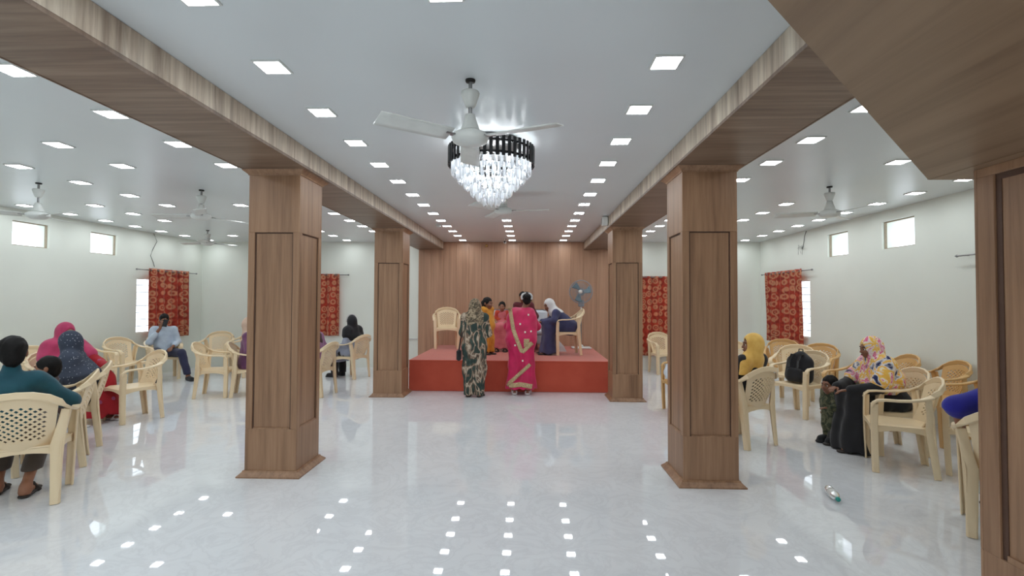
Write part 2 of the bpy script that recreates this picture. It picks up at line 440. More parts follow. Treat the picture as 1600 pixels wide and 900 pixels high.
# bulkhead over the entrance and its column
bh = empty('wooden_bulkhead', (1.96, 2.467, 2.1)); tag(bh, 'dropped brown wood-laminate bulkhead overhead with a diagonal edge', 'bulkhead')
def slab(poly, z0, z1, name, m, parent):
    r0 = [(x - 1.96, y - 2.467, z0) for x, y in poly]; r1 = [(x - 1.96, y - 2.467, z1) for x, y in poly]
    MB().loft([r0, r1]).build(name, m, parent)
E0 = (.35, .857)
slab([(1.957, -2.595), (1.957, 2.467), (1.935, 2.442), E0, (.35, -2.595)][::-1], 0, .03, 'soffit_panel', 'wood_y', bh)
slab([(4.99, -2.595), (4.99, 2.467), (1.963, 2.467), (1.963, -2.595)], 0, .03, 'soffit_panel', 'wood_y', bh)
slab([(1.99, 2.45), (1.935, 2.40), (.37, .86), (.37, -2.59), (1.99, -2.59)], .032, .05, 'backing_board', 'groove', bh)
slab([(4.99, 2.467), (1.957, 2.467), (1.957, 2.447), (4.99, 2.447)], .031, ZC - 2.1 - .003, 'fascia_board', 'wood_y', bh)
slab([(1.955, 2.465), (1.935, 2.442), E0, (.37, .857), (1.955, 2.44)], .031, ZC - 2.1 - .003, 'fascia_board', 'wood_y', bh)
slab([(.37, .85), (.35, .85), (.35, -2.595), (.37, -2.595)], .031, ZC - 2.1 - .003, 'fascia_board', 'wood_y', bh)
column(2.028, 1.70, .5, .6, 2.1, 'brown wooden post under the dropped bulkhead at the frame edge', cap=False, z_hi=2.06, stile=.095, name='entrance_post', g=.026)

# ------------------------------------------------------------------ curtains
def curtain(axis, pos, inn, a0, a1, z0, z1, rod0, rod1, label, rlabel, zr, seed):
    """axis: wall plane; inn: direction into the room"""
    rnd = random.Random(seed)
    nu, nv = 120, 30; folds = max(4, int((a1 - a0) / .17)); ph = rnd.random() * 6
    V = []; UV = []
    for j in range(nv + 1):
        t = j / nv
        for i in range(nu + 1):
            s = i / nu; am = .028 + .014 * t
            off = .075 + am * math.sin(2 * PI * folds * s + ph + .9 * math.sin(7 * s + seed) + .5 * math.sin(3 * t + seed)) + .012 * math.sin(5 * s + seed)
            a = a0 + (a1 - a0) * (s + (.02 * math.sin(9 * s + seed) + .035 * (s - .5)) * t); z = z1 + (z0 - z1) * t
            V.append((inn * off, a, z) if axis == 'x' else (a, inn * off, z)); UV.append((s * (a1 - a0) * 1.25, (1 - t) * (z1 - z0)))
    f = []; w = nu + 1
    for j in range(nv):
        for i in range(nu): f.append((j * w + i, j * w + i + 1, (j + 1) * w + i + 1, (j + 1) * w + i))
    r = empty('curtain', (pos, 0, 0) if axis == 'x' else (0, pos, 0)); tag(r, label, 'curtain')
    me = mkmesh('drape', V, f, MAT['curtain'], True)
    uv = me.uv_layers.new(name='UVMap')
    for lp in me.loops: uv.data[lp.index].uv = UV[lp.vertex_index]
    o = obj('drape', me, r); sd = o.modifiers.new('thickness', 'SOLIDIFY'); sd.thickness = .004
    n = folds
    for k in range(n):                       # eyelet rings
        a = a0 + (a1 - a0) * (k + .5) / n; mb = MB(); pts = []
        for q in range(13):
            g = 2 * PI * q / 12; u, w_ = .024 * math.cos(g), .024 * math.sin(g)
            pts.append((inn * (.07 + u), a, zr + w_) if axis == 'x' else (a, inn * (.07 + u), zr + w_))
        mb.tube(pts, .004, 6, False); mb.build('eyelet', 'grey_metal', r)
    q = empty('curtain_rod', (pos, 0, 0) if axis == 'x' else (0, pos, 0)); tag(q, rlabel, 'curtain rod')
    P = (lambda a, d, z: (inn * d, a, z)) if axis == 'x' else (lambda a, d, z: (a, inn * d, z))
    MB().tube([P(rod0, .07, zr), P(rod1, .07, zr)], .009, 8).build('rod', 'grey_metal', q)
    for a, s in ((rod0, -1), (rod1, 1)):
        MB().tube([P(a, .07, zr), P(a + s * .012, .07, zr), P(a + s * .03, .07, zr), P(a + s * .045, .07, zr)], [.009, .016, .017, .004], 8).build('finial', 'grey_metal', q)
        MB().tube([P(a - s * .06, 0, zr), P(a - s * .06, .07, zr)], .006, 6).build('bracket', 'grey_metal', q)
curtain('x', XA, 1, 9.10, 10.22, .72, 2.08, 8.88, 10.47, 'rust red curtain printed with circles, behind the man in a pale blue shirt', 'thin metal curtain rod above the man in a pale blue shirt', 2.045, 1)
curtain('x', XB, -1, 8.98, 10.38, .70, 2.09, 8.74, 10.52, 'rust red printed curtain beside the woman in the yellow headscarf', 'thin metal curtain rod above the tan chairs on the right', 2.055, 2)
curtain('y', YB, -1, -5.35, -4.165, .70, 2.06, -5.55, -4.0, 'rust red printed curtain between the two left columns', 'thin metal curtain rod on the far wall left of the stage', 2.04, 3)
curtain('y', YB, -1, 2.36, 3.7, .32, 2.03, 2.2, 3.85, 'long rust red printed curtain between the two right columns', 'thin metal curtain rod on the far wall right of the stage', 2.01, 4)
# end of a further rod on the right wall
q = empty('curtain_rod', (XB, 0, 0)); tag(q, 'bare curtain rod end on the right wall beside the entrance post', 'curtain rod')
MB().tube([(-.07, 5.8, 2.03), (-.07, 4.4, 2.03)], .009, 8).build('rod', 'grey_metal', q)
MB().tube([(-.07, 5.8, 2.03), (-.07, 5.815, 2.03), (-.07, 5.845, 2.03)], [.009, .017, .004], 8).build('finial', 'grey_metal', q)
MB().tube([(0, 5.74, 2.03), (-.07, 5.74, 2.03)], .006, 6).build('bracket', 'grey_metal', q)

# ------------------------------------------------------------------ square ceiling lights
mb = MB(); mb.m = 0
a, b = .078, .068
ring = lambda r, z: [(-r, -r, z), (r, -r, z), (r, r, z), (-r, r, z)]
mb.loft([ring(a, 0), ring(a, -.008), ring(b, -.010), ring(b, -.006)], True, False)
mb.m = 1; mb.add(ring(b, -.006), [(3, 2, 1, 0)])
light_me = mb.mesh('ceiling_light', [MAT['white_plastic'], MAT['panel']])
YS = [-1.92, -1.27, -.62, .03, .68, 1.33, 1.98, 2.62, 3.27, 3.92, 4.56, 5.21, 5.88, 6.51, 7.16, 7.80, 8.40, 9.02, 9.65, 10.40]
def near(vals): return [min(YS, key=lambda y: abs(y - v)) for v in vals]
REAR = YS[:4]
ROWS = [
 (-1.41, YS, 'along the left beam of the nave', 'nave lights by the left beam'),
 (.73, YS[7:], 'along the right beam of the nave', 'nave lights by the right beam'),
 (-.355, YS[:7] + YS[15:], 'down the middle of the nave', 'middle nave lights'),
 (-2.89, YS, 'left aisle row beside the beam', 'left aisle lights by the beam'),
 (-3.91, REAR + near([1.98, 2.62, 3.3, 4.0, 4.64, 6.6, 7.16, 7.8, 8.4, 9.0, 9.65, 10.4]), 'second row of the left aisle', 'left aisle lights second row'),
 (-4.935, REAR + near([2.6, 3.3, 3.9, 4.7, 5.3, 6.0, 6.6, 7.3]), 'third row of the left aisle', 'left aisle lights third row'),
 (-5.95, REAR + near([2.6, 3.9, 4.56, 6.6, 7.3, 7.9, 9.9]), 'fourth row of the left aisle', 'left aisle lights fourth row'),
 (-6.94, near([4, 4.6, 5.2, 5.9, 6.6, 7.3, 7.9, 8.5, 9.2, 9.8, 10.4]), 'row along the left wall', 'left aisle lights by the wall'),
 (2.22, YS[8:], 'right aisle row beside the beam', 'right aisle lights by the beam'),
 (3.36, near([3.27, 3.92, 4.55, 6.5, 7.16, 7.78, 8.4, 9.02, 9.65, 10.4]), 'middle row of the right aisle', 'right aisle lights middle row'),
 (4.52, YS[8:], 'row along the right wall', 'right aisle lights by the wall'),
]
ORD = 'first second third fourth fifth sixth seventh eighth ninth tenth eleventh twelfth thirteenth fourteenth fifteenth sixteenth seventeenth eighteenth nineteenth twentieth'.split()
for x, ys, lab, grp in ROWS:
    for k, y in enumerate(sorted(set(ys), reverse=True)):
        tag(obj('ceiling_light', light_me, None, (x, y, ZC)), 'square ceiling light, %s from the far wall, %s' % (ORD[k], lab), 'ceiling light', grp)

# ------------------------------------------------------------------ ceiling fans
def fan_blade():
    def fn(u, v):
        r = .13 + .42 * v; w = .055 + .02 * v - .012 * v * v
        return ((u - .5) * 2 * w, r, -.006 - .014 * (u - .5) * 2)
    return MB().shell(fn, 4, 8, .006).mesh('blade', MAT['white_plastic'], True)
blade_me = fan_blade()
def ceiling_fan(x, y, drop, rz, label, z=ZC, big=1.0):
    r = empty('ceiling_fan', (x, y, z), rz); tag(r, label, 'ceiling fan')
    MB().lathe([(.0, 0), (.03, 0), (.028, -.012), (.0, -.013)], n=16, cap0=False, cap1=False).build('hook_plate', 'dark_metal', r, True)
    MB().lathe([(.012, -.065), (.05 * big, -.07), (.055 * big, -.08), (.05 * big, -.10), (.032 * big, -.15), (.024 * big, -.162), (.012, -.163)], n=24).build('canopy', 'white_plastic', r, True)
    MB().tube([(0, 0, -.01), (0, 0, -drop)], .011, 10).build('down_rod', 'grey_metal', r)
    MB().lathe([(.012, -drop + .10), (.028, -drop + .095), (.034 * big, -drop + .07), (.055 * big, -drop + .01), (.06 * big, -drop), (.02, -drop)], n=24).build('lower_canopy', 'white_plastic', r, True)
    MB().lathe([(.02, -drop), (.07, -drop - .004), (.10 * big, -drop - .02), (.108 * big, -drop - .04), (.10 * big, -drop - .062), (.06, -drop - .082), (.0, -drop - .085)], n=28, cap1=False).build('motor_housing', 'white_plastic', r, True)
    for k in range(3):
        e = obj('blade', blade_me, r, (0, 0, -drop - .035), (0, 0, 2 * PI * k / 3))
        mb = MB(); mb.box(-.022, .022, .08, .16, -.008, -.002, .002); mb.build('blade_arm', 'grey_metal', e)
    return r
ceiling_fan(-.343, 2.815, .30, .12, 'white ceiling fan hanging in front of the crystal chandelier')
ceiling_fan(-5.45, 5.25, .32, 2.3, 'white ceiling fan over the left wall near the two high vents')
ceiling_fan(-3.85, 5.62, .27, 1.62, 'white ceiling fan just left of the nearest left column')
ceiling_fan(-6.0, 8.95, .2, 1.45, 'small distant white ceiling fan above the far left corner')
ceiling_fan(3.34, 5.55, .26, 1.3, 'white ceiling fan over the right aisle')
ceiling_fan(-.31, 5.9, .16, .4, 'distant white ceiling fan below the chandelier')

# ------------------------------------------------------------------ chandelier
ch = empty('chandelier', (-.305, 3.93, ZC - .0)); tag(ch, 'round tiered crystal chandelier with a rim of black fins', 'chandelier')
MB().lathe([(.0, 0), (.24, 0), (.24, -.03), (.0, -.031)], n=40, cap0=False, cap1=False).build('ceiling_plate', 'grey_metal', ch, True)
R0 = .335
MB().lathe([(R0 - .02, -.075), (R0, -.075), (R0, -.09), (R0 - .02, -.09), (R0 - .02, -.075)], n=48, cap0=False, cap1=False).build('rim_ring', 'black', ch, True)
MB().lathe([(R0 - .02, -.165), (R0, -.165), (R0, -.18), (R0 - .02, -.18), (R0 - .02, -.165)], n=48, cap0=False, cap1=False).build('rim_ring', 'black', ch, True)
for k in range(4):
    g = 2 * PI * k / 4 + .4
    MB().tube([(.2 * math.cos(g), .2 * math.sin(g), -.02), ((R0 - .01) * math.cos(g), (R0 - .01) * math.sin(g), -.08)], .005, 6).build('stay', 'grey_metal', ch)
fin = MB().box(-.013, .013, -.006, .006, -.205, -.05, .003).mesh('fin', MAT['black'])
for k in range(46):
    g = 2 * PI * k / 46
    obj('fin', fin, ch, ((R0 + .008) * math.cos(g), (R0 + .008) * math.sin(g), 0), (0, 0, g + PI / 2))
def prism(L, r):
    n = 6; rg = lambda q, z: [(q * math.cos(2 * PI * i / n), q * math.sin(2 * PI * i / n), z) for i in range(n)]
    return MB().loft([rg(r * .5, 0), rg(r, -.008), rg(r, -L + .015), rg(r * .25, -L)]).mesh('crystal', MAT['crystal'])
TI = [(.31, -.16, .125, 44), (.262, -.225, .115, 38), (.21, -.285, .105, 30), (.158, -.345, .10, 23), (.108, -.40, .09, 16), (.06, -.44, .085, 9)]
for r, z, L, n in TI:
    me = prism(L, .0135)
    MB().lathe([(r - .006, z + .004), (r + .006, z + .004), (r + .006, z - .004), (r - .006, z - .004), (r - .006, z + .004)], n=40, cap0=False, cap1=False).build('tier_ring', 'grey_metal', ch, True)
    for k in range(n):
        g = 2 * PI * (k + .3) / n
        obj('crystal', me, ch, (r * math.cos(g), r * math.sin(g), z), (0, 0, g))
bul = MB().lathe([(.0, 0), (.011, -.003), (.013, -.02), (.012, -.05), (.0, -.058)], n=10, cap0=False, cap1=False).mesh('bulb', MAT['bulb'], True)
for r, z, n in ((.25, -.17, 10), (.16, -.24, 7), (.08, -.31, 4), (.02, -.39, 1)):
    for k in range(n):
        g = 2 * PI * (k + .5) / n
        obj('bulb', bul, ch, (r * math.cos(g), r * math.sin(g), z))

# ------------------------------------------------------------------ small fixtures
s = empty('wall_speaker', (1.15, 7.47, ZC)); tag(s, 'small white speaker box at the top of the right beam', 'speaker')
MB().box(-.045, .045, -.05, .05, -.145, -.01, .01).build('body', 'white_plastic', s); MB().box(-.047, -.04, -.04, .04, -.13, -.03, .002).build('grille', 'grey_metal', s)
MB().box(.03, .052, -.02, .02, -.1, -.05).build('bracket', 'dark_metal', s)
s = empty('smoke_sensor', (-1.54, 8.28, ZC)); tag(s, 'small round white sensor on the ceiling near the left beam', 'sensor')
MB().lathe([(.0, 0), (.05, 0), (.05, -.015), (.0, -.015)], n=20, cap0=False, cap1=False).build('base', 'white_plastic', s, True); MB().lathe([(.04, -.014), (.036, -.04), (.0, -.05)], n=20, cap1=False).build('dome', 'white_plastic', s, True)
s = empty('security_camera', (-.5, 10.2, ZC)); tag(s, 'small white security camera under the ceiling at the stage wall', 'camera')
MB().lathe([(.0, 0), (.035, 0), (.035, -.012), (.0, -.012)], n=16, cap0=False, cap1=False).build('mount', 'white_plastic', s, True); MB().tube([(0, 0, -.01), (0, -.01, -.06)], .01, 8).build('neck', 'white_plastic', s)
MB().lathe([(.0, -.09), (.028, -.09), (.03, .05), (.0, .05)], (0, 0, -.075), 14, 'y', False, False).build('housing', 'white_plastic', s, True); MB().lathe([(.0, -.096), (.02, -.096), (.02, -.088), (.0, -.088)], (0, 0, -.075), 14, 'y', False, False).build('lens', 'black', s, True)
s = empty('wall_lamp', (-.93, YB - .026, 2.69)); tag(s, 'tiny brass wall lamp high on the stage cladding', 'lamp')
MB().lathe([(.0, 0), (.03, 0), (.03, -.012), (.0, -.012)], (0, 0, 0), 16, 'y', False, False).build('base', 'brass', s, True); MB().tube([(0, -.01, 0), (0, -.05, .005)], .007, 8).build('arm', 'brass', s); MB().lathe([(.012, .03), (.022, .0), (.03, -.03)], (0, -.055, 0), 14).build('shade', 'brass', s, True)
def cable(name, x, inn, pts, label, fray=0):
    r = empty(name, (x, 0, 0)); tag(r, label, 'cable')
    MB().tube([(inn * d, y, z) for d, y, z in pts], .005, 6).build('cord', 'dark_metal', r, True)
    rnd = random.Random(4)
    for k in range(fray):
        d, y, z = pts[-1]
        MB().tube([(inn * d, y, z), (inn * (d + .03), y + rnd.uniform(-.1, .1), z + rnd.uniform(-.03, .1)), (inn * (d + .02), y + rnd.uniform(-.16, .16), z + rnd.uniform(-.14, .06))], .003, 5).build('loose_wire', 'grey_metal', r)
cable('loose_cable', XA, 1, [(.01, 9.33, ZC - .01), (.02, 9.4, 2.62), (.015, 9.3, 2.45), (.015, 9.25, 2.33), (.012, 9.33, 2.2), (.012, 9.36, 2.12)], 'thin dark cable running down the wall to the left curtain rod')
cable('loose_cable', XB, -1, [(.01, 8.98, ZC - .01), (.02, 9.02, 2.68), (.015, 9.06, 2.55), (.02, 9.1, 2.46)], 'loose cable with frayed wires above the right curtain', 6)

# ------------------------------------------------------------------ moulded plastic chairs
def build_chair(mat):
    root = empty('plastic_chair')
    m = MAT[mat]
    # seat: dished top with a rolled front edge and an apron
    def seat(u, v):
        x = (u - .5) * 2; y = -.225 + .43 * v; w = .235 - .03 * v
        e = max(0, abs(x) - .8) / .2
        return (x * w, y, .418 - .018 * (1 - x * x) * (1 - (2 * v - 1) ** 2) - .012 * e * e - .03 * max(0, .12 - v) / .12)
    mb = MB().shell(seat, 14, 14, .012)
    def apron(x0, y0, x1, y1, h0, h1):
        mb.shell(lambda u, v: (x0 + (x1 - x0) * u, y0 + (y1 - y0) * u, .41 - (h0 + (h1 - h0) * 4 * (u - .5) ** 2) * v), 10, 2, .01)
    apron(-.23, -.222, .23, -.222, .03, .06); apron(-.234, -.21, -.205, .2, .035, .07); apron(.205, .2, .234, -.21, .035, .07); apron(.2, .2, -.2, .2, .03, .06)
    obj('seat', autosmooth(mb.mesh('seat', m), 50), root)
    # backrest: perforated lattice panel below a rounded rim
    def pan(u, v):
        w = .158 + .035 * v
        return (u * w, .2 + .105 * v + .012 * math.sin(PI * v) - .055 * u * u, .40 + v * (.385 - .05 * u * u))
    def nrm(u, v):
        e = .01; a = Vector(pan(u + e, v)) - Vector(pan(u - e, v)); b = Vector(pan(u, v + e)) - Vector(pan(u, v - e)); return a.cross(b).normalized()
    mb = MB(); NI, NJ = 14, 14; t = .0045
    U = lambda i: -.9 + 1.8 * i / NI; Vv = lambda j: .17 + .70 * j / NJ
    def P(i, j, s): u, v = U(i), Vv(j); return tuple(Vector(pan(u, v)) + nrm(u, v) * t * s)
    for i in range(NI + 1):
        for j in range(NJ + 1):
            if (i + j) % 2 == 0: continue
            cs = [(i - 1, j), (i, j - 1), (i + 1, j), (i, j + 1)]
            ok = [c for c in cs if 0 <= c[0] <= NI and 0 <= c[1] <= NJ]
            if len(ok) == 4:
                k = .60; inn = [(i + (a - i) * k, j + (b - j) * k) for a, b in cs]
                v = [P(a, b, 1) for a, b in cs] + [P(a, b, 1) for a, b in inn] + [P(a, b, -1) for a, b in cs] + [P(a, b, -1) for a, b in inn]
                f = []
                for q in range(4):
                    n = (q + 1) % 4; f += [(q, n, 4 + n, 4 + q), (8 + n, 8 + q, 12 + q, 12 + n), (4 + q, 4 + n, 12 + n, 12 + q)]
                mb.add(v, f)
            elif len(ok) == 3:
                v = [P(a, b, 1) for a, b in ok] + [P(a, b, -1) for a, b in ok]; mb.add(v, [(0, 1, 2), (5, 4, 3)])
    for i in (0, NI):
        for j in (0, NJ):
            pass
    mb.shell(lambda u, v: pan(-1.1 + 2.2 * u, -.02 + .19 * v), 16, 3, .010)
    mb.shell(lambda u, v: pan(-1.1 + 2.2 * u, .87 + .13 * v), 16, 3, .010)
    mb.shell(lambda u, v: pan(-1.1 + .2 * u, .17 + .70 * v), 3, 12, .010); mb.shell(lambda u, v: pan(.9 + .2 * u, .17 + .70 * v), 3, 12, .010)
    # rim over the top of the back
    def rim(sx):
        return [(sx * .272, .06, .650), (sx * .272, .13, .665), (sx * .258, .20, .695), (sx * .225, .255, .738), (sx * .165, .292, .782), (sx * .085, .308, .806), (0, .312, .812)]
    pts = rim(-1) + rim(1)[::-1][1:]
    nn = len(pts); ups = []
    for k in range(nn):
        q = abs(k - nn // 2) / (nn // 2); up = Vector((0, 1, .15)).lerp(Vector((0, .0, 1)), q ** 1.6); ups.append(tuple(up))
    mb.sweep(pts, [.052] * nn, .02, ups)
    obj('backrest', autosmooth(mb.mesh('backrest', m), 40), root)
    for s in (-1, 1):
        mb = MB()
        mb.sweep([(s * .272, .065, .650), (s * .27, -.03, .642), (s * .266, -.12, .64), (s * .262, -.18, .632), (s * .258, -.21, .607), (s * .255, -.218, .575)], [.052, .054, .056, .056, .055, .058], .02,
                 [(0, 0, 1), (0, 0, 1), (0, 0, 1), (0, -.3, 1), (0, -1, .6), (0, -1, 0)])
        obj('arm', autosmooth(mb.mesh('arm', m), 40), root)
        # front leg: angle section
        for (pth, w0, w1, nm) in (([(s * .255, -.218, .60), (s * .248, -.222, .42), (s * .242, -.218, .2), (s * .236, -.212, 0)], .058, .05, 'f'), ([(s * .262, .185, .672), (s * .238, .205, .52), (s * .222, .208, .42), (s * .22, .228, .2), (s * .22, .25, 0)], .05, .05, 'r')):
            mb = MB(); n = len(pth); d = -1 if nm == 'f' else 1
            ws = [w0 + (w1 - w0) * k / (n - 1) + (.03 if nm == 'r' and k in (2,) else 0) + (.012 if nm == 'r' and k in (1, 3) else 0) for k in range(n)]
            mb.sweep([(x - s * .015, y, z) for x, y, z in pth], ws, .014, [(0, d, .0)] * n)
            mb.sweep([(x + s * .008, y - d * .022, z) for x, y, z in pth], [q * .85 for q in ws], .014, [(s, 0, 0)] * n)
            obj('leg', autosmooth(mb.mesh('leg', m), 40), root)
    return root
CH0 = {'cream': build_chair('cream'), 'tan': build_chair('tan')}
USED = set()
def chair(x, y, deg, label, mat='cream', z=0, group=None):
    if mat not in USED: r = CH0[mat]; USED.add(mat)
    else: r = copy_tree(CH0[mat])
    r.location = (x, y, z + .003); r.rotation_euler = (0, 0, math.radians(deg))
    tag(r, label, 'chair', group or ('chairs on the stage' if z else 'plastic chairs about the hall'))
    return r
# left aisle
chair(-3.75, 3.57, 216, 'cream plastic chair under the man in the teal shirt')
chair(-4.27, 4.29, -50, 'cream plastic chair seen edge-on beside the navy floral headscarf')
chair(-4.66, 4.88, -48, 'cream plastic chair under the woman in the navy floral headscarf')
chair(-4.91, 5.97, -28, 'empty cream plastic chair beside the red dress')
chair(-5.78, 5.93, 75, 'cream plastic chair under the woman in the pink headscarf')
chair(-6.62, 6.55, 80, 'cream plastic chair at the left wall behind the navy floral headscarf')
chair(-6.75, 7.35, 85, 'empty cream plastic chair against the left wall, above the red dress')
chair(-6.80, 8.15, 75, 'empty cream plastic chair against the left wall, next to the man in pale blue')
chair(-6.82, 8.98, 42, 'cream plastic chair under the man in the pale blue shirt')
chair(-6.25, 9.65, 15, 'empty cream plastic chair with latticed back below the left curtain')
chair(-5.55, 9.45, -20, 'empty cream plastic chair in the far left corner, facing the hall')
chair(-5.95, 10.3, 5, 'cream plastic chair against the far wall in the left corner')
chair(-4.83, 7.48, 106, 'empty cream plastic chair with its arms towards the nearest left column')
chair(-4.36, 7.60, 112, 'cream plastic chair holding the purple-clad person, half behind the left column')
chair(-3.35, 7.65, 262, 'cream plastic chair under the person in mauve, between the left columns')
chair(-3.39, 9.37, 250, 'cream plastic chair under the person in black, beside the far left column')
# stage
chair(-1.68, 10.07, 10, 'empty cream plastic chair on the left of the stage', z=ST_H)
chair(.70, 9.12, -85, 'cream plastic chair under the woman in the white headscarf on stage', z=ST_H)
# right aisle
chair(2.28, 5.36, 208, 'cream plastic chair under the woman in the yellow headscarf')
chair(3.60, 6.68, -65, 'cream plastic chair holding the black backpack')
chair(3.34, 4.59, -117, 'empty cream plastic chair in front on the right, turned sideways')
chair(3.64, 5.15, -95, 'cream plastic chair under the woman in the tie-dye headscarf')
chair(3.90, 4.25, -75, 'cream plastic chair between the sideways chair and the entrance post')
chair(3.14, 3.32, 141, 'cream plastic chair under the person in royal blue, cut by the entrance post')
chair(3.45, 8.05, 8, 'cream plastic chair just right of the near right column, far back')
chair(3.95, 7.5, -40, 'cream plastic chair showing behind the black backpack')
chair(4.35, 8.6, -30, 'tan plastic chair under the right curtain', 'tan')
chair(4.45, 7.8, -48, 'tan plastic chair with a shiny rounded back right of the right curtain', 'tan')
chair(3.92, 6.03, -75, 'tan plastic chair behind the small child', 'tan')
chair(4.55, 6.44, -95, 'tan plastic chair by the right wall, behind the tie-dye headscarf', 'tan')
chair(4.62, 5.82, -100, 'tan plastic chair by the right wall, overlapping the one behind it', 'tan')
chair(4.45, 5.0, -92, 'tan plastic chair behind the person in royal blue', 'tan')
chair(2.80, 10.3, 12, 'cream plastic chair in front of the long curtain right of the stage')
chair(2.08, 6.7, -90, 'tan plastic chair mostly hidden by the near right column, holding a white bag', 'tan')

# ------------------------------------------------------------------ sofa on the stage
so = empty('white_sofa', (-.2, 10.02, ST_H)); tag(so, 'white sofa at the back of the stage behind the seated girl', 'sofa')
MAT['sofa'] = cloth('white_leatherette', srgb(216, 222, 228), srgb(205, 212, 220), 3, .5, .05)
MB().box(-.62, .62, -.30, .36, .12, .30, .02).build('base', 'sofa', so)
for sx in (-1, 0):
    MB().box(sx * .6 + .01 if sx else .005, sx * .6 + .595 if sx else .595, -.32, .2, .30, .42, .04).build('seat_cushion', 'sofa', so)
    MB().box(sx * .6 + .01 if sx else .005, sx * .6 + .595 if sx else .595, .2, .36, .38, .80, .06).build('back_cushion', 'sofa', so)
for sx in (-.6, .6):
    for sy in (-.26, .3): MB().box(sx - .02, sx + .02, sy - .02, sy + .02, 0, .12).build('leg', 'dark_metal', so)

# pedestal fan
pf = empty('pedestal_fan', (1.09, 10.25, ST_H)); tag(pf, 'grey pedestal fan on the right of the stage', 'fan')
MAT['fan_grey'] = plain('fan_grey', srgb(150, 156, 164), None, 10, .4)
MB().box(-.2, .2, -.16, .16, 0, .03, .02).build('base', 'white_plastic', pf)
MB().lathe([(.05, .03), (.045, .06), (.02, .08), (.0, .08)], n=16, cap1=False).build('base_collar', 'white_plastic', pf, True)
MB().tube([(0, 0, .05), (0, 0, .62)], .013, 10).build('lower_pole', 'grey_metal', pf); MB().tube([(0, 0, .6), (0, 0, 1.0)], .019, 10).build('upper_pole', 'white_plastic', pf)
MB().box(-.06, .06, -.05, .05, .86, 1.0, .015).build('control_box', 'fan_grey', pf)
fh = empty('fan_head', (0, -.02, 1.17), -.25); fh.parent = pf
MB().lathe([(.0, -.0), (.06, 0), (.075, .05), (.065, .14), (.0, .16)], (0, 0, 0), 20, 'y', False, False).build('motor', 'fan_grey', fh, True)
RG = .235
for yy, rr in ((-.10, RG), (-.005, RG), (-.05, RG + .006)):
    MB().tube([(rr * math.cos(2 * PI * k / 36), yy, rr * math.sin(2 * PI * k / 36)) for k in range(37)], .005, 6, False).build('guard_ring', 'fan_grey', fh, True)
for rr in (.09, .16):
    MB().tube([(rr * math.cos(2 * PI * k / 30), -.112, rr * math.sin(2 * PI * k / 30)) for k in range(31)], .0025, 5, False).build('guard_ring', 'fan_grey', fh, True)
wire_f = MB().tube([(.04, -.118, 0), (.12, -.115, 0), (.2, -.112, 0), (RG, -.10, 0), (RG, -.05, 0)], .0018, 4).mesh('guard_wire', MAT['fan_grey'])
wire_b = MB().tube([(.06, .02, 0), (.15, .012, 0), (RG, -.005, 0), (RG, -.05, 0)], .0018, 4).mesh('guard_wire', MAT['fan_grey'])
for k in range(40):
    obj('guard_wire', wire_f, fh, None, (0, 2 * PI * k / 40, 0)); obj('guard_wire', wire_b, fh, None, (0, 2 * PI * (k + .5) / 40, 0))
MB().lathe([(.0, -.125), (.04, -.122), (.042, -.112), (.0, -.11)], (0, 0, 0), 18, 'y', False, False).build('guard_badge', 'white_plastic', fh, True)
def fblade(u, v):
    r = .05 + .16 * v; g = -.35 + .75 * u + .25 * v
    return (r * math.cos(g), -.055 + .035 * (u - .5), r * math.sin(g))
MAT['blade_blue'] = plain('translucent_blade', srgb(110, 140, 152), None, 10, .3)
bm = MB().shell(fblade, 6, 6, .003).mesh('blade', MAT['blade_blue'], True)
for k in range(3): obj('blade', bm, fh, None, (0, 2 * PI * k / 3, 0))
# pieces of the fan head are sub-parts of the fan

# white paper bag under the stage chair
MAT['paper'] = plain('white_paper', srgb(226, 228, 230), srgb(215, 218, 222), 6, .8)
pb = empty('paper_bag', (.62, 9.62, ST_H)); tag(pb, 'small white paper bag on the stage behind the chair', 'bag')
MB().loft([[(-.10, -.05, 0), (.12, -.05, 0), (.12, .05, 0), (-.10, .05, 0)], [(-.09, -.04, .1), (.07, -.04, .1), (.07, .04, .1), (-.09, .04, .1)], [(-.085, -.012, .2), (-.02, -.012, .2), (-.02, .012, .2), (-.085, .012, .2)]]).build('body', 'paper', pb)
MB().tube([(-.07, 0, .19), (-.068, 0, .225), (-.055, 0, .24), (-.04, 0, .225), (-.035, 0, .19)], .003, 6).build('handle', 'paper', pb)

# bottle lying on the floor
MAT['pet'] = plain('clear_plastic', srgb(214, 230, 232), None, 10, .12, Transmission_Weight=.75)
MAT['teal'] = plain('teal_plastic', srgb(20, 150, 140), None, 10, .35)
bt = empty('water_bottle', (2.325, 3.86, .034), -.25); tag(bt, 'small clear plastic bottle with a teal cap lying on the floor', 'bottle')
MB().lathe([(.0, .11), (.026, .11), (.033, .10), (.033, .06), (.030, .055), (.033, .05), (.033, -.03), (.026, -.06), (.013, -.085), (.012, -.098), (.0, -.098)], (0, 0, 0), 18, 'y', False, False).build('body', 'pet', bt, True)
MB().lathe([(.0336, -.028), (.0338, -.027), (.0338, .03), (.0336, .031)], (0, 0, 0), 18, 'y', False, False).build('label', 'white_plastic', bt, True)
MB().lathe([(.0, -.112), (.015, -.112), (.0165, -.108), (.0165, -.092), (.0, -.092)], (0, 0, 0), 14, 'y', False, False).build('cap', 'teal', bt, True)
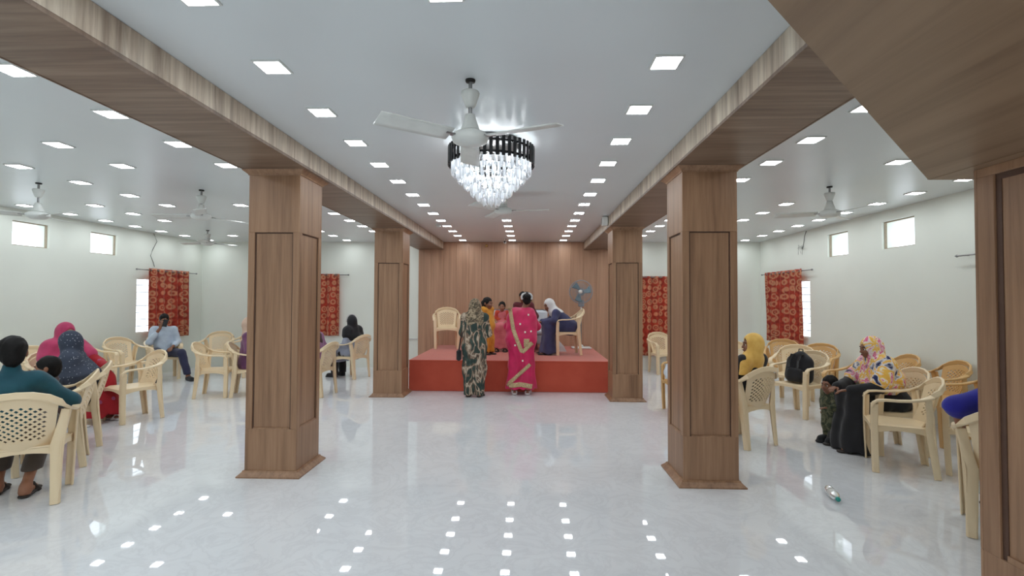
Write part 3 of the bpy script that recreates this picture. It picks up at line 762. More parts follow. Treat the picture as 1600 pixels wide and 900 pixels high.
# ------------------------------------------------------------------ figures: blended solids meshed as one surface
class Field:
    """a distance field on a box grid whose lines are finer where detail is asked for"""
    def __init__(s, lo, hi, h, fine=()):
        s.ax = []
        for a in range(3):
            x = lo[a]; L = []
            while x < hi[a] + h:
                L.append(x); st = h
                for c, r, hf in fine:
                    if c[a] - r <= x <= c[a] + r: st = min(st, hf)
                x += st
            s.ax.append(np.array(L, np.float32))
        s.D = np.full([len(q) for q in s.ax], .3, np.float32)
    def sl(s, lo, hi, m):
        r = []
        for a in range(3):
            i0 = max(0, int(np.searchsorted(s.ax[a], lo[a] - m)) - 1); i1 = min(len(s.ax[a]), int(np.searchsorted(s.ax[a], hi[a] + m)) + 1)
            if i1 - i0 < 1: return None
            r.append(slice(i0, i1))
        return tuple(r)
    def pts(s, sl): return np.meshgrid(s.ax[0][sl[0]], s.ax[1][sl[1]], s.ax[2][sl[2]], indexing='ij')
    def add(s, prims, k=.03):
        for fn, lo, hi in prims:
            sl = s.sl(lo, hi, .06 + k)
            if sl is None: continue
            d = fn(*s.pts(sl)); a = s.D[sl]
            if k > 0:
                h = np.clip(.5 + .5 * (d - a) / k, 0, 1); s.D[sl] = d * (1 - h) + a * h - k * h * (1 - h)
            else: s.D[sl] = np.minimum(a, d)
        return s
    def sub(s, prims, k=.008):
        for fn, lo, hi in prims:
            sl = s.sl(lo, hi, .05)
            if sl is None: continue
            d = -fn(*s.pts(sl)); a = s.D[sl]; h = np.clip(.5 - .5 * (d - a) / k, 0, 1); s.D[sl] = d * (1 - h) + a * h + k * h * (1 - h)
        return s
    def cut(s, n, c):                        # keep n.p < c
        X, Y, Z = s.pts((slice(None),) * 3); s.D = np.maximum(s.D, (n[0] * X + n[1] * Y + n[2] * Z - c).astype(np.float32)); return s
    def warp(s, fn):
        X, Y, Z = s.pts((slice(None),) * 3); s.D = s.D + fn(X, Y, Z).astype(np.float32); return s
    def mesh(s):
        D = s.D.copy()
        for a in range(3):
            i = [slice(None)] * 3; i[a] = 0; D[tuple(i)] = np.maximum(D[tuple(i)], .01); i[a] = -1; D[tuple(i)] = np.maximum(D[tuple(i)], .01)
        ins = D < 0; nx, ny, nz = D.shape
        cnt = np.zeros((nx - 1, ny - 1, nz - 1), np.int32); sm = np.zeros((nx - 1, ny - 1, nz - 1, 3), np.float32)
        corner = [(i, j, k) for i in (0, 1) for j in (0, 1) for k in (0, 1)]
        g = np.meshgrid(*s.ax, indexing='ij')
        def cs(A, c): return A[c[0]:nx - 1 + c[0], c[1]:ny - 1 + c[1], c[2]:nz - 1 + c[2]]
        for c in corner:
            for a in range(3):
                if c[a] == 1: continue
                e = list(c); e[a] = 1; e = tuple(e)
                x = cs(ins, c) != cs(ins, e)
                idx = np.nonzero(x)
                if len(idx[0]) == 0: continue
                d0 = cs(D, c)[idx]; d1 = cs(D, e)[idx]; t = d0 / (d0 - d1)
                for q in range(3):
                    p0 = cs(g[q], c)[idx]; p1 = cs(g[q], e)[idx]; sm[idx[0], idx[1], idx[2], q] += p0 + (p1 - p0) * t
                cnt[idx] += 1
        act = np.nonzero(cnt); ids = np.full(cnt.shape, -1, np.int64); ids[act] = np.arange(len(act[0]))
        V = sm[act] / cnt[act][:, None]
        F = []
        for a in range(3):
            b, c = (a + 1) % 3, (a + 2) % 3
            s0 = [slice(None)] * 3; s1 = [slice(None)] * 3; s0[a] = slice(0, -1); s1[a] = slice(1, None)
            for q in (b, c): s0[q] = slice(1, -1); s1[q] = slice(1, -1)
            A, B = ins[tuple(s0)], ins[tuple(s1)]
            for sign, (p, r) in ((1, (A, B)), (-1, (B, A))):
                idx = np.array(np.nonzero(p & ~r))
                if idx.shape[1] == 0: continue
                base = idx.copy(); base[b] += 1; base[c] += 1
                def at(db, dc):
                    z = base.copy(); z[b] += db; z[c] += dc; return ids[z[0], z[1], z[2]]
                quad = np.stack([at(-1, -1), at(0, -1), at(0, 0), at(-1, 0)], 1)
                F.append(quad if sign > 0 else quad[:, ::-1])
        F = np.concatenate(F) if F else np.zeros((0, 4), int)
        return V, F
    def sample(s, p):
        I = []; T = []
        for a in range(3):
            i = min(len(s.ax[a]) - 2, max(0, int(np.searchsorted(s.ax[a], p[a])) - 1)); I.append(i); T.append(min(1, max(0, (p[a] - s.ax[a][i]) / (s.ax[a][i + 1] - s.ax[a][i]))))
        r = 0
        for q in range(8):
            o = (q & 1, q >> 1 & 1, q >> 2 & 1); w = 1
            for a in range(3): w *= T[a] if o[a] else 1 - T[a]
            r += w * float(s.D[I[0] + o[0], I[1] + o[1], I[2] + o[2]])
        return r

def V3(p): return np.array(p, float)
def cap(a, b, ra, rb=None, sc=(1, 1, 1)):
    """rounded cone from a to b; sc flattens it"""
    rb = ra if rb is None else rb; a = V3(a); b = V3(b); S = V3(sc); A = a / S; B = b / S; BA = B - A; L = max(1e-9, BA @ BA); ms = S.min()
    def fn(X, Y, Z):
        px, py, pz = X / S[0] - A[0], Y / S[1] - A[1], Z / S[2] - A[2]
        t = np.clip((px * BA[0] + py * BA[1] + pz * BA[2]) / L, 0, 1)
        return (np.sqrt((px - t * BA[0]) ** 2 + (py - t * BA[1]) ** 2 + (pz - t * BA[2]) ** 2) - (ra + (rb - ra) * t)) * ms
    R = max(ra, rb) * S
    return fn, np.minimum(a, b) - R, np.maximum(a, b) + R
def ell(c, r, R=None):
    c = V3(c); r = V3(r); R = np.eye(3) if R is None else R
    def fn(X, Y, Z):
        x, y, z = X - c[0], Y - c[1], Z - c[2]
        a = R[0, 0] * x + R[1, 0] * y + R[2, 0] * z; b = R[0, 1] * x + R[1, 1] * y + R[2, 1] * z; d = R[0, 2] * x + R[1, 2] * y + R[2, 2] * z
        k0 = np.sqrt((a / r[0]) ** 2 + (b / r[1]) ** 2 + (d / r[2]) ** 2); k1 = np.sqrt((a / r[0] ** 2) ** 2 + (b / r[1] ** 2) ** 2 + (d / r[2] ** 2) ** 2)
        return k0 * (k0 - 1) / np.maximum(k1, 1e-6)
    m = r.max(); return fn, c - m, c + m
def rotm(yaw=0, pitch=0, roll=0):
    """head turn: yaw left(+)/right(-), pitch down(+), roll"""
    cz, sz = math.cos(yaw), math.sin(yaw); cx, sx = math.cos(pitch), math.sin(pitch); cy, sy = math.cos(roll), math.sin(roll)
    return np.array([[cz, -sz, 0], [sz, cz, 0], [0, 0, 1]]) @ np.array([[1, 0, 0], [0, cx, -sx], [0, sx, cx]]) @ np.array([[cy, 0, sy], [0, 1, 0], [-sy, 0, cy]])

def hand(w, d, n, side, s=1.0, curl=.5):
    """wrist, direction of the fingers, back-of-hand normal; palm, four unequal fingers and a thumb off its side"""
    w = V3(w); d = V3(d) / np.linalg.norm(d); n = V3(n); n = n - d * (n @ d); n /= np.linalg.norm(n); t = np.cross(d, n) * side
    P = []
    for q in (-1.4, -.5, .4, 1.3):
        a = w + d * .012 * s; b = w + (d * .082 + t * q * .0215) * s; P.append(cap(a, b, .014 * s, .0115 * s))
    for q, L in zip((-1.4, -.5, .4, 1.3), (.062, .082, .088, .074)):
        p = w + (d * .082 + t * q * .0225) * s; dd = d.copy(); r = .0085 * s
        for k, fr in enumerate((.45, .32, .23)):
            ang = curl * (.5 if k == 0 else .9); dd = dd * math.cos(ang) - n * math.sin(ang) * 1.0; dd /= np.linalg.norm(dd)
            e = p + dd * L * fr * s; P.append(cap(p, e, r, r * .92)); p = e; r *= .92
    p = w + (d * .02 + t * .024) * s; q = p + (d * .035 + t * .028 - n * .008) * s; e = q + (d * .038 + t * .004 - n * .014) * s
    P += [cap(w + d * .01 * s, p, .014 * s, .0125 * s), cap(p, q, .0125 * s, .0105 * s), cap(q, e, .0105 * s, .0085 * s)]
    return P

def head_prims(c, R, s):
    c = V3(c); g = lambda p: c + R @ (V3(p) * s)
    E = lambda p, r: ell(g(p), V3(r) * s, R)
    add = [E((0, .012, .03), (.075, .094, .088)), E((0, -.028, -.022), (.061, .066, .084)), E((0, -.045, -.078), (.040, .038, .033)),
           cap(g((-.034, -.080, .024)), g((.034, -.080, .024)), .011 * s), E((.036, -.066, -.03), (.024, .022, .025)), E((-.036, -.066, -.03), (.024, .022, .025))]
    sharp = [cap(g((0, -.090, .010)), g((0, -.108, -.026)), .008 * s, .0125 * s), E((.012, -.097, -.03), (.009, .009, .008)), E((-.012, -.097, -.03), (.009, .009, .008)),
             E((0, -.093, -.056), (.022, .009, .0065)), E((0, -.091, -.067), (.019, .009, .007)), E((.076, .012, -.005), (.011, .02, .031)), E((-.076, .012, -.005), (.011, .02, .031))]
    cutp = [E((.031, -.100, .003), (.016, .014, .011)), E((-.031, -.100, .003), (.016, .014, .011))]
    return add, sharp, cutp, g

class Fig:
    """one person: body mesh plus clothing children, in a frame that faces -y"""
    def __init__(s, label, loc, deg, z=0, h=.014, skin='skin', group='people in the hall'):
        s.root = empty('person', (loc[0], loc[1], z), math.radians(deg)); tag(s.root, label, 'person', group)
        s.h = h; s.skin = skin; s.J = {}; s.hs = .95; s.R = np.eye(3); s.s = 1.0
    def seat(s, sc=.9, lean=-6, hip_y=.06, seat_z=.415, spread=.10, foot_y=-.38, knee_y=-.36, head=(0, 0, 0), hlean=None, hs=None, side=0):
        """joints of a seated pose; lean forwards in degrees, side = tilt to +x in degrees"""
        J = s.J; s.s = sc; s.hs = hs or .96 * sc ** .5; hz = seat_z + .09 * sc; la = math.radians(lean); hl = math.radians(lean * .6 if hlean is None else hlean); sa = math.radians(side)
        d = V3((math.sin(sa), -math.sin(la), math.cos(la) * math.cos(sa))); hd = V3((math.sin(sa), -math.sin(hl), math.cos(hl)))
        J['pel'] = V3((0, hip_y, hz)); J['waist'] = J['pel'] + d * .17 * sc; J['chest'] = J['pel'] + d * .33 * sc; J['neck'] = J['pel'] + d * .50 * sc
        J['head'] = J['neck'] + hd * .145 * sc + V3((0, -.015, 0)); s.R = rotm(*[math.radians(q) for q in head])
        for k, q in (('l', 1), ('r', -1)):
            J['hip' + k] = V3((q * .09 * sc, hip_y, hz)); J['kn' + k] = V3((q * spread, knee_y * sc, hz - .01)); J['an' + k] = V3((q * spread, foot_y * sc, .075)); J['toe' + k] = V3((q * (spread + .015), foot_y * sc - .15 * sc, .028))
            J['sh' + k] = J['pel'] + d * .455 * sc + V3((q * .165 * sc, 0, 0)); J['el' + k] = V3((q * .235 * sc, hip_y - .03, hz + .20 * sc)); J['wr' + k] = V3((q * .10 * sc, -.20 * sc, hz + .115 * sc)); 
        s.stand_ = False; return s
    def stand(s, H=1.5, lean=0, hlean=0, head=(0, 0, 0), hs=None, spread=.09):
        J = s.J; sc = H / 1.62; s.s = sc; s.hs = hs or .97 * sc ** .5; la = math.radians(lean); hl = math.radians(hlean)
        d = V3((0, -math.sin(la), math.cos(la))); hd = V3((0, -math.sin(hl), math.cos(hl)))
        J['pel'] = V3((0, .02, .86 * sc)); J['waist'] = J['pel'] + d * .17 * sc; J['chest'] = J['pel'] + d * .34 * sc; J['neck'] = J['pel'] + d * .51 * sc
        J['head'] = J['neck'] + hd * .135 * sc; s.R = rotm(*[math.radians(q) for q in head])
        for k, q in (('l', 1), ('r', -1)):
            J['hip' + k] = V3((q * .085 * sc, .02, .86 * sc)); J['kn' + k] = V3((q * .085 * sc, -.0, .46 * sc)); J['an' + k] = V3((q * spread * sc, .03, .075 * sc)); J['toe' + k] = V3((q * (spread + .02) * sc, -.12 * sc, .026))
            J['sh' + k] = J['pel'] + d * .465 * sc + V3((q * .16 * sc, 0, 0)); J['el' + k] = J['sh' + k] + V3((q * .05, .03, -.27)) * sc; J['wr' + k] = J['el' + k] + V3((-q * .01, -.07, -.22)) * sc
        s.stand_ = True; return s
    def set(s, **kw):
        for k, v in kw.items(): s.J[k] = V3(v)
        return s
    def bbox(s, m=.2):
        P = np.array(list(s.J.values())); lo = P.min(0) - m; hi = P.max(0) + m; lo[2] = max(lo[2], -.01); return lo, hi
    def out(s, name, field, mat, label=None):
        V, F = field.mesh()
        if len(F) == 0: return None
        me = bpy.data.meshes.new(name); me.vertices.add(len(V)); me.vertices.foreach_set('co', V.astype(np.float32).ravel())
        me.loops.add(len(F) * 4); me.loops.foreach_set('vertex_index', F.astype(np.int32).ravel())
        me.polygons.add(len(F)); me.polygons.foreach_set('loop_start', np.arange(0, len(F) * 4, 4, dtype=np.int32))
        try: me.polygons.foreach_set('loop_total', np.full(len(F), 4, np.int32))
        except Exception: pass
        me.polygons.foreach_set('use_smooth', np.ones(len(F), bool)); me.update(calc_edges=True); me.validate()
        me.materials.append(MAT[mat]); o = obj(name, me, s.root)
        if label: o['label'] = label
        return o
    def body(s, hands=('l', 'r'), curl=.45, hn=None, hd=None, feet=True, face=True):
        J = s.J; c = s.s; lo, hi = s.bbox()
        fine = [(J['head'], .15, .0075)]
        hd = hd or {}; hn = hn or {}; HP = []
        for k in hands:
            d = V3(hd.get(k, J['wr' + k] - J['el' + k])); n = V3(hn.get(k, (0, 0, 1)))
            HP += hand(J['wr' + k], d, n, 1 if k == 'l' else -1, .92 * c, curl); fine.append((J['wr' + k] + d / np.linalg.norm(d) * .08, .11, .0065))
        f = Field(lo, hi, s.h, fine)
        P = [cap(J['pel'], J['waist'], .105 * c, .095 * c, (1.25, .9, 1)), cap(J['waist'], J['chest'], .095 * c, .11 * c, (1.25, .9, 1)), cap(J['shl'], J['shr'], .052 * c), cap(J['neck'] - V3((0, 0, .03)), J['head'] - V3((0, -.01, .04)), .047 * c, .046 * c)]
        for k in 'lr':
            P += [cap(J['sh' + k], J['el' + k], .046 * c, .038 * c), cap(J['el' + k], J['wr' + k], .038 * c, .025 * c), cap(J['hip' + k], J['kn' + k], .082 * c, .055 * c), cap(J['kn' + k], J['an' + k], .054 * c, .034 * c)]
            if feet: P += [cap(J['an' + k] + V3((0, .02, -.035)), J['toe' + k], .034 * c, .026 * c, (1, 1, .95)), cap(J['an' + k], J['an' + k] + V3((0, .02, -.035)), .034 * c)]
        f.add(P, .03)
        a, sh, cu, g = head_prims(J['head'], s.R, s.hs); f.add(a, .02); f.add(sh, .008); f.sub(cu, .01); f.add(HP, .006)
        s.g = g; s.out('body', f, s.skin)
        if face:
            for q in (1, -1):
                mb = MB(); cc = g((q * .031, -.0815, .003)); r = .0118 * s.hs
                mb.m = 0; mb.lathe([(r * math.sin(PI * k / 8), -r * math.cos(PI * k / 8)) for k in range(9)], (0, 0, 0), 12, 'y', False, False)
                mb.m = 1; r2 = r * 1.04; mb.lathe([(0, -r2), (r2 * .4, -r2 * .917), (r2 * .72, -r2 * .694)], (0, 0, 0), 12, 'y', False, False)
                R4 = Matrix([[s.R[i, j] for j in range(3)] for i in range(3)])
                o = mb.build('eye', [MAT['eye_white'], MAT['hair']], s.root, True); o.location = cc; o.rotation_euler = R4.to_euler()
                b = MB().tube([g((q * .014, -.094, .024)), g((q * .032, -.093, .031)), g((q * .05, -.078, .024))], [.003, .004, .002], 6); b.build('eyebrow', 'hair', s.root, True)
            l = MB().tube([g((-.022, -.096, -.060)), g((-.008, -.1035, -.058)), g((.008, -.1035, -.058)), g((.022, -.096, -.060))], [.002, .006, .006, .002], 8); l.build('lips', 'lips', s.root, True)
        return s
    def hair(s, long=0, bun=False, mat='hair'):
        g = s.g; S = s.hs; R = s.R; lo, hi = s.J['head'] - .25, s.J['head'] + .2; lo[2] -= long
        f = Field(lo, hi, .010)
        f.add([ell(g((0, .020, .036)), V3((.084, .103, .096)) * S, R), ell(g((0, .055, -.02)), V3((.07, .06, .09)) * S, R)], .02)
        if long: f.add([cap(g((0, .08, -.03)), s.J['head'] + V3((0, .12, -.13 - long)), .05 * S, .03)], .03)
        if bun: f.add([ell(g((0, .115, -.0)), V3((.05, .045, .05)) * S, R)], .015)
        f.sub([ell(g((0, -.115, -.035)), V3((.073, .085, .098)) * S, R)], .012)
        f.warp(lambda X, Y, Z: .003 * np.sin(95 * X + 30 * Z) * np.sin(80 * Y + 25 * Z) + .002 * np.sin(150 * X - 60 * Y + 40 * Z))
        s.out('hair', f, mat)
        return s
    def scarf(s, mat, drop=.30, wide=.19, name='headscarf', under=True, front=True, fold=.005, tail=None, face=(.058, .08, .086), cape=0.0):
        J = s.J; g = s.g; S = s.hs; R = s.R; lo, hi = s.bbox(.22); c = s.s
        f = Field(lo, hi, min(s.h, .012))
        f.add([ell(g((0, .018, .022)), V3((.096, .118, .120)) * S, R), cap(g((0, .03, -.03)), J['neck'] + V3((0, 0, .0)), .088 * S, .10 * c), cap(J['neck'] + V3((0, 0, .02)), J['chest'] + V3((0, 0, .10 - drop * .4)) , .10 * c, wide * .8, (1.12, .86, 1)),
               cap(J['shl'] * .93 + J['shr'] * .07, J['shl'] * .07 + J['shr'] * .93, .082 * c)], .05)
        if cape:
            for k in 'lr': f.add([cap(J['sh' + k], J['sh' + k] + (J['el' + k] - J['sh' + k]) * cape, .105 * c, .10 * c)], .05)
        if tail: f.add([cap(J['neck'] + V3(tail[0]), J['neck'] + V3(tail[1]), tail[2], tail[3], (1.2, .7, 1))], .04)
        f.sub([ell(g((0, -.125, -.012)), V3(face) * S, R)], .012)
        f.cut((0, 0, -1), -(J['neck'][2] - drop))
        f.warp(lambda X, Y, Z: fold * np.sin(36 * X + 14 * Z + 3 * np.sin(9 * Y)) * np.sin(22 * Y + 8 * Z) * np.clip((J['head'][2] - Z) / .15, .2, 1))
        s.out(name, f, mat)
        s.scarf_field = f; return s
    def top(s, mat, sleeve=1.0, hem=None, name='shirt', r=1.0, belly=1.0, fold=.004, collar=None):
        J = s.J; c = s.s; lo, hi = s.bbox(.22); f = Field(lo, hi, s.h)
        P = [cap(J['pel'], J['waist'], .128 * c * belly, .118 * c * belly, (1.25, .95, 1)), cap(J['waist'], J['chest'], .118 * c * belly, .128 * c, (1.25, .92, 1)), cap(J['shl'], J['shr'], .066 * c * r)]
        for k in 'lr':
            e = J['sh' + k] + (J['el' + k] - J['sh' + k]) * min(1, sleeve * 2); P.append(cap(J['sh' + k], e, .064 * c * r, .055 * c * r))
            if sleeve > .5: P.append(cap(J['el' + k], J['el' + k] + (J['wr' + k] - J['el' + k]) * min(1, (sleeve - .5) * 2) * .97, .055 * c * r, .045 * c * r))
        f.add(P, .035)
        if collar: f.add([cap(J['neck'] - V3((0, 0, .03)), J['neck'] + V3((0, 0, .03)), .062 * c, .056 * c)], .02)
        if hem is not None: f.cut((0, 0, -1), -hem)
        f.warp(lambda X, Y, Z: fold * np.sin(28 * Z + 16 * X + 10 * Y) * np.sin(19 * Y - 9 * Z))
        s.out(name, f, mat); return s
    def trousers(s, mat, r=1.0, hem=.10, name='trousers'):
        J = s.J; c = s.s; lo, hi = s.bbox(.22); f = Field(lo, hi, s.h); P = [cap(J['hipl'], J['hipr'], .115 * c)]
        for k in 'lr': P += [cap(J['hip' + k], J['kn' + k], .105 * c * r, .078 * c * r), cap(J['kn' + k], J['an' + k], .076 * c * r, .062 * c * r)]
        f.add(P, .025).cut((0, 0, -1), -hem)
        f.warp(lambda X, Y, Z: .004 * np.sin(30 * Z + 12 * Y) * np.sin(25 * X + 6 * Z)); s.out(name, f, mat); return s
    def robe(s, mat, hem=.05, flare=.16, sleeve=True, name='robe', fold=.007, chestr=1.0, wide=1.0, nf=13):
        """long dress from the shoulders to the hem, following the seated or standing pose"""
        J = s.J; c = s.s; lo, hi = s.bbox(.26); f = Field(lo, hi, s.h)
        P = [cap(J['pel'], J['waist'], .15 * c, .135 * c, (1.22 * wide, .95, 1)), cap(J['waist'], J['chest'], .135 * c * chestr, .138 * c * chestr, (1.22 * wide, .92, 1)), cap(J['shl'], J['shr'], .072 * c)]
        if sleeve:
            for k in 'lr': P += [cap(J['sh' + k], J['el' + k], .07 * c, .064 * c), cap(J['el' + k], J['el' + k] * .06 + J['wr' + k] * .94, .062 * c, .056 * c)]
        f.add(P, .05)
        Q = []
        for k in 'lr': Q += [cap(J['hip' + k], J['kn' + k], .125 * c, .105 * c), cap(J['kn' + k], V3((J['an' + k][0], J['an' + k][1] * .97, hem - .02)), .10 * c, flare * c, (1, 1, 1))]
        f.add(Q, .09)
        if not s.stand_: f.add([cap((J['knl'] + J['knr']) / 2 - V3((0, 0, .02)), V3(((J['anl'][0] + J['anr'][0]) / 2, (J['anl'][1] + J['anr'][1]) / 2, hem - .02)), .10 * c, flare * c), cap(J['pel'], (J['knl'] + J['knr']) / 2, .12 * c, .10 * c)], .07)
        f.cut((0, 0, -1), -hem)
        x0, y0 = J['knl'][0] * .5 + J['knr'][0] * .5, (J['knl'][1] + J['pel'][1]) / 2; zt = J['pel'][2]
        f.warp(lambda X, Y, Z: fold * np.sin(nf * np.arctan2(Y - y0, X - x0) + 5 * Z + 1.3 * np.sin(9 * Z)) * np.clip((zt + .12 - Z) / .3, .12, 1.3) + .003 * np.sin(31 * X + 17 * Z) * np.sin(24 * Z - 11 * Y))
        s.robe_field = f; s.out(name, f, mat); return s
    def shoes(s, mat='sandal', name='sandal', big=1.0):
        for k in 'lr':
            a, t = s.J['an' + k], s.J['toe' + k]; f = Field(np.minimum(a, t) - .12, np.maximum(a, t) + .12, .009)
            f.add([cap(V3((a[0], a[1] + .03, .012)), V3((t[0], t[1] - .02, .012)), .040 * big, .045 * big, (1, 1, .35))], .01)
            f.add([cap(V3((t[0] - .045, t[1] + .05, .015)), V3((t[0], t[1] + .04, .062)), .011, .013), cap(V3((t[0] + .045, t[1] + .05, .015)), V3((t[0], t[1] + .04, .062)), .011, .013)] if name == 'sandal' else [cap(V3((a[0], a[1] + .015, .045)), V3((t[0], t[1], .035)), .046 * big, .042 * big)], .015)
            f.cut((0, 0, -1), 0.0); s.out(name, f, mat)
        return s
    def ribbon(s, field, pts, w, mat, name='border', face=1, n=24, off=.007):
        """band lying on the cloth: the polyline (x, z) is dropped onto the surface along y"""
        P = [V3((p[0], 0, p[1])) for p in pts]; seg = [np.linalg.norm(P[i + 1] - P[i]) for i in range(len(P) - 1)]; tot = sum(seg); L = []; last = None
        mb = MB(); rows = []
        for k in range(n + 1):
            u = tot * k / n; i = 0
            while i < len(seg) - 1 and u > seg[i]: u -= seg[i]; i += 1
            c = P[i] + (P[i + 1] - P[i]) * min(1, u / seg[i]); d = (P[i + 1] - P[i]) / seg[i]; nn = V3((-d[2], 0, d[0])); row = []
            for q in (-.5, -.17, .17, .5):
                p = c + nn * w * q; y = face * .6; hit = None
                while abs(y) < .61:
                    if field.sample((p[0], y, p[2])) < .003: hit = y; break
                    y -= face * .004
                    if y * face < -.6: break
                if hit is None: hit = last if last is not None else 0
                last = hit; row.append((p[0], hit + face * off, p[2]))
            rows.append(row)
        A = np.array(rows); 
        for _ in range(2): A[1:-1, :, 1] = (A[:-2, :, 1] + 2 * A[1:-1, :, 1] + A[2:, :, 1]) / 4
        th = .003 * face; v = [tuple(x) for r in A for x in r] + [(x[0], x[1] - th * 3, x[2]) for r in A for x in r]; m = 4; N = len(A) * m; f = []
        for k in range(len(A) - 1):
            for q in range(m - 1):
                a = k * m + q; f += [(a, a + 1, a + m + 1, a + m), (N + a, N + a + m, N + a + m + 1, N + a + 1)]
            a = k * m; f += [(a, a + m, N + a + m, N + a)]; a = k * m + m - 1; f += [(a, N + a, N + a + m, a + m)]
        f += [(0, N, N + 1, 1), (1, N + 1, N + 2, 2), (2, N + 2, N + 3, 3)]
        mb.add(v, f); return mb.build(name, mat, s.root, True)
# ------------------------------------------------------------------ people
MAT['camo'] = printed('leafy_print', [(0, srgb(46, 62, 58)), (.41, srgb(62, 80, 72)), (.45, srgb(80, 64, 54)), (.48, srgb(142, 122, 104)), (.52, srgb(190, 174, 154)), (.56, srgb(122, 102, 86)), (.60, srgb(52, 66, 60))], 6.0, .9, squash=(1.3, 1.3, .7))
MAT['camo_scarf'] = printed('leafy_scarf_print', [(0, srgb(84, 76, 62)), (.46, srgb(150, 132, 108)), (.52, srgb(112, 96, 76)), (.58, srgb(176, 158, 132))], 12, 2)
MAT['magenta'] = cloth('magenta_silk', srgb(214, 12, 92), srgb(180, 6, 70), 5, .55, .08)
MAT['gold'] = dotted('gold_border', srgb(190, 162, 120), srgb(226, 206, 166), 70, .3, .5)
MAT['sequin'] = plain('white_sequin', srgb(245, 236, 220), None, 10, .4)
MAT['yellow_dress'] = cloth('golden_yellow', srgb(222, 158, 52), srgb(196, 128, 40), 9)
MAT['pink_skirt'] = cloth('dusty_pink', srgb(206, 112, 118), srgb(184, 84, 92), 8)
MAT['orange'] = cloth('orange_red', srgb(206, 84, 44), srgb(170, 44, 48), 12)
MAT['maroon'] = cloth('maroon', srgb(96, 26, 36), None, 9)
MAT['navy'] = cloth('navy_grey', srgb(64, 66, 104), srgb(48, 50, 84), 6)
MAT['white_cloth'] = cloth('white_cloth', srgb(222, 220, 218), srgb(198, 196, 198), 9)
MAT['teal_shirt'] = cloth('teal_shirt', srgb(26, 84, 98), srgb(18, 66, 80), 8)
MAT['brown_trousers'] = cloth('grey_brown_trousers', srgb(84, 74, 68), None, 8)
MAT['navy_floral'] = dotted('navy_floral', srgb(56, 64, 82), srgb(168, 174, 184), 42, .17)
MAT['black_cloth'] = cloth('black_cloth', srgb(26, 26, 32), srgb(18, 18, 22), 8)
MAT['pink_scarf'] = cloth('rose_pink', srgb(196, 66, 108), srgb(168, 48, 88), 8)
MAT['red_dress'] = dotted('red_dress', srgb(168, 20, 34), srgb(150, 70, 110), 9, .22)
MAT['pale_blue'] = cloth('pale_blue_shirt', srgb(196, 208, 222), srgb(176, 190, 208), 9)
MAT['navy_trousers'] = cloth('navy_trousers', srgb(46, 48, 78), None, 8)
MAT['purple'] = cloth('purple', srgb(124, 76, 112), srgb(98, 56, 90), 8)
MAT['mauve'] = cloth('mauve', srgb(152, 108, 148), srgb(128, 86, 126), 8)
MAT['beige_scarf'] = cloth('beige_scarf', srgb(206, 176, 156), None, 8)
MAT['dark_maroon'] = cloth('dark_maroon', srgb(58, 26, 38), None, 8)
MAT['grey_blue'] = cloth('grey_blue', srgb(160, 166, 184), None, 8)
MAT['yellow_scarf'] = cloth('yellow_scarf', srgb(238, 196, 106), srgb(222, 172, 82), 14)
MAT['olive'] = printed('olive_print', [(0, srgb(54, 60, 44)), (.47, srgb(84, 86, 62)), (.56, srgb(104, 104, 80))], 22, 1)
MAT['royal_blue'] = cloth('royal_blue', srgb(38, 38, 160), srgb(26, 26, 128), 8)
MAT['mint'] = dotted('mint_print', srgb(196, 214, 210), srgb(140, 160, 168), 40, .2)
def tie_dye():
    t = NT('tie_dye_scarf'); v = t.coords()
    a = t.noise(v, 5.2, 3, .55, 1.2); b = t.noise(v, 15, 3, .6, 1.0)
    c = t.ramp(a, [(.36, srgb(24, 34, 84)), (.41, srgb(226, 226, 230)), (.45, srgb(238, 176, 60)), (.51, srgb(238, 196, 100)), (.54, srgb(240, 236, 232)), (.57, srgb(220, 56, 120)), (.63, srgb(236, 190, 200)), (.68, srgb(26, 36, 80))])
    t.set(Base_Color=t.mix(t.ramp(b, [(.55, (0, 0, 0, 1)), (.7, (.5, .5, .5, 1))]), c, srgb(236, 226, 216)), Roughness=.85); return t.m
MAT['tie_dye'] = tie_dye()
G_ST, G_L, G_R = 'people at the stage', 'people in the left aisle', 'people in the right aisle'

# --- at the stage
p = Fig('woman standing before the stage, back turned, in a green and beige leafy-print robe', (-.84, 7.66), 176, h=.014, group=G_ST).stand(1.50, 2, 4, (10, 5, 0))
p.set(ell=(.20, -.06, .98), elr=(-.20, -.06, .98), wrl=(.06, -.2, .98), wrr=(-.06, -.2, .96))
p.body(face=True, hd={'l': (-1, -.2, 0), 'r': (1, -.2, 0)}).robe('camo', .03, .075, fold=.006, wide=.95).scarf('camo_scarf', .16, .17, face=(.05, .07, .07)).shoes()
hb = empty('handbag', (-.84 + -.235, 7.60, .56)); tag(hb, 'small dark handbag at the side of the leafy-print robe', 'bag')
MB().box(-.035, .035, -.06, .06, 0, .17, .02).build('body', 'black_cloth', hb); MB().tube([(0, -.04, .165), (.02, -.03, .32), (.07, 0, .46), (.02, .03, .32), (0, .04, .165)], .006, 6).build('strap', 'black_cloth', hb)

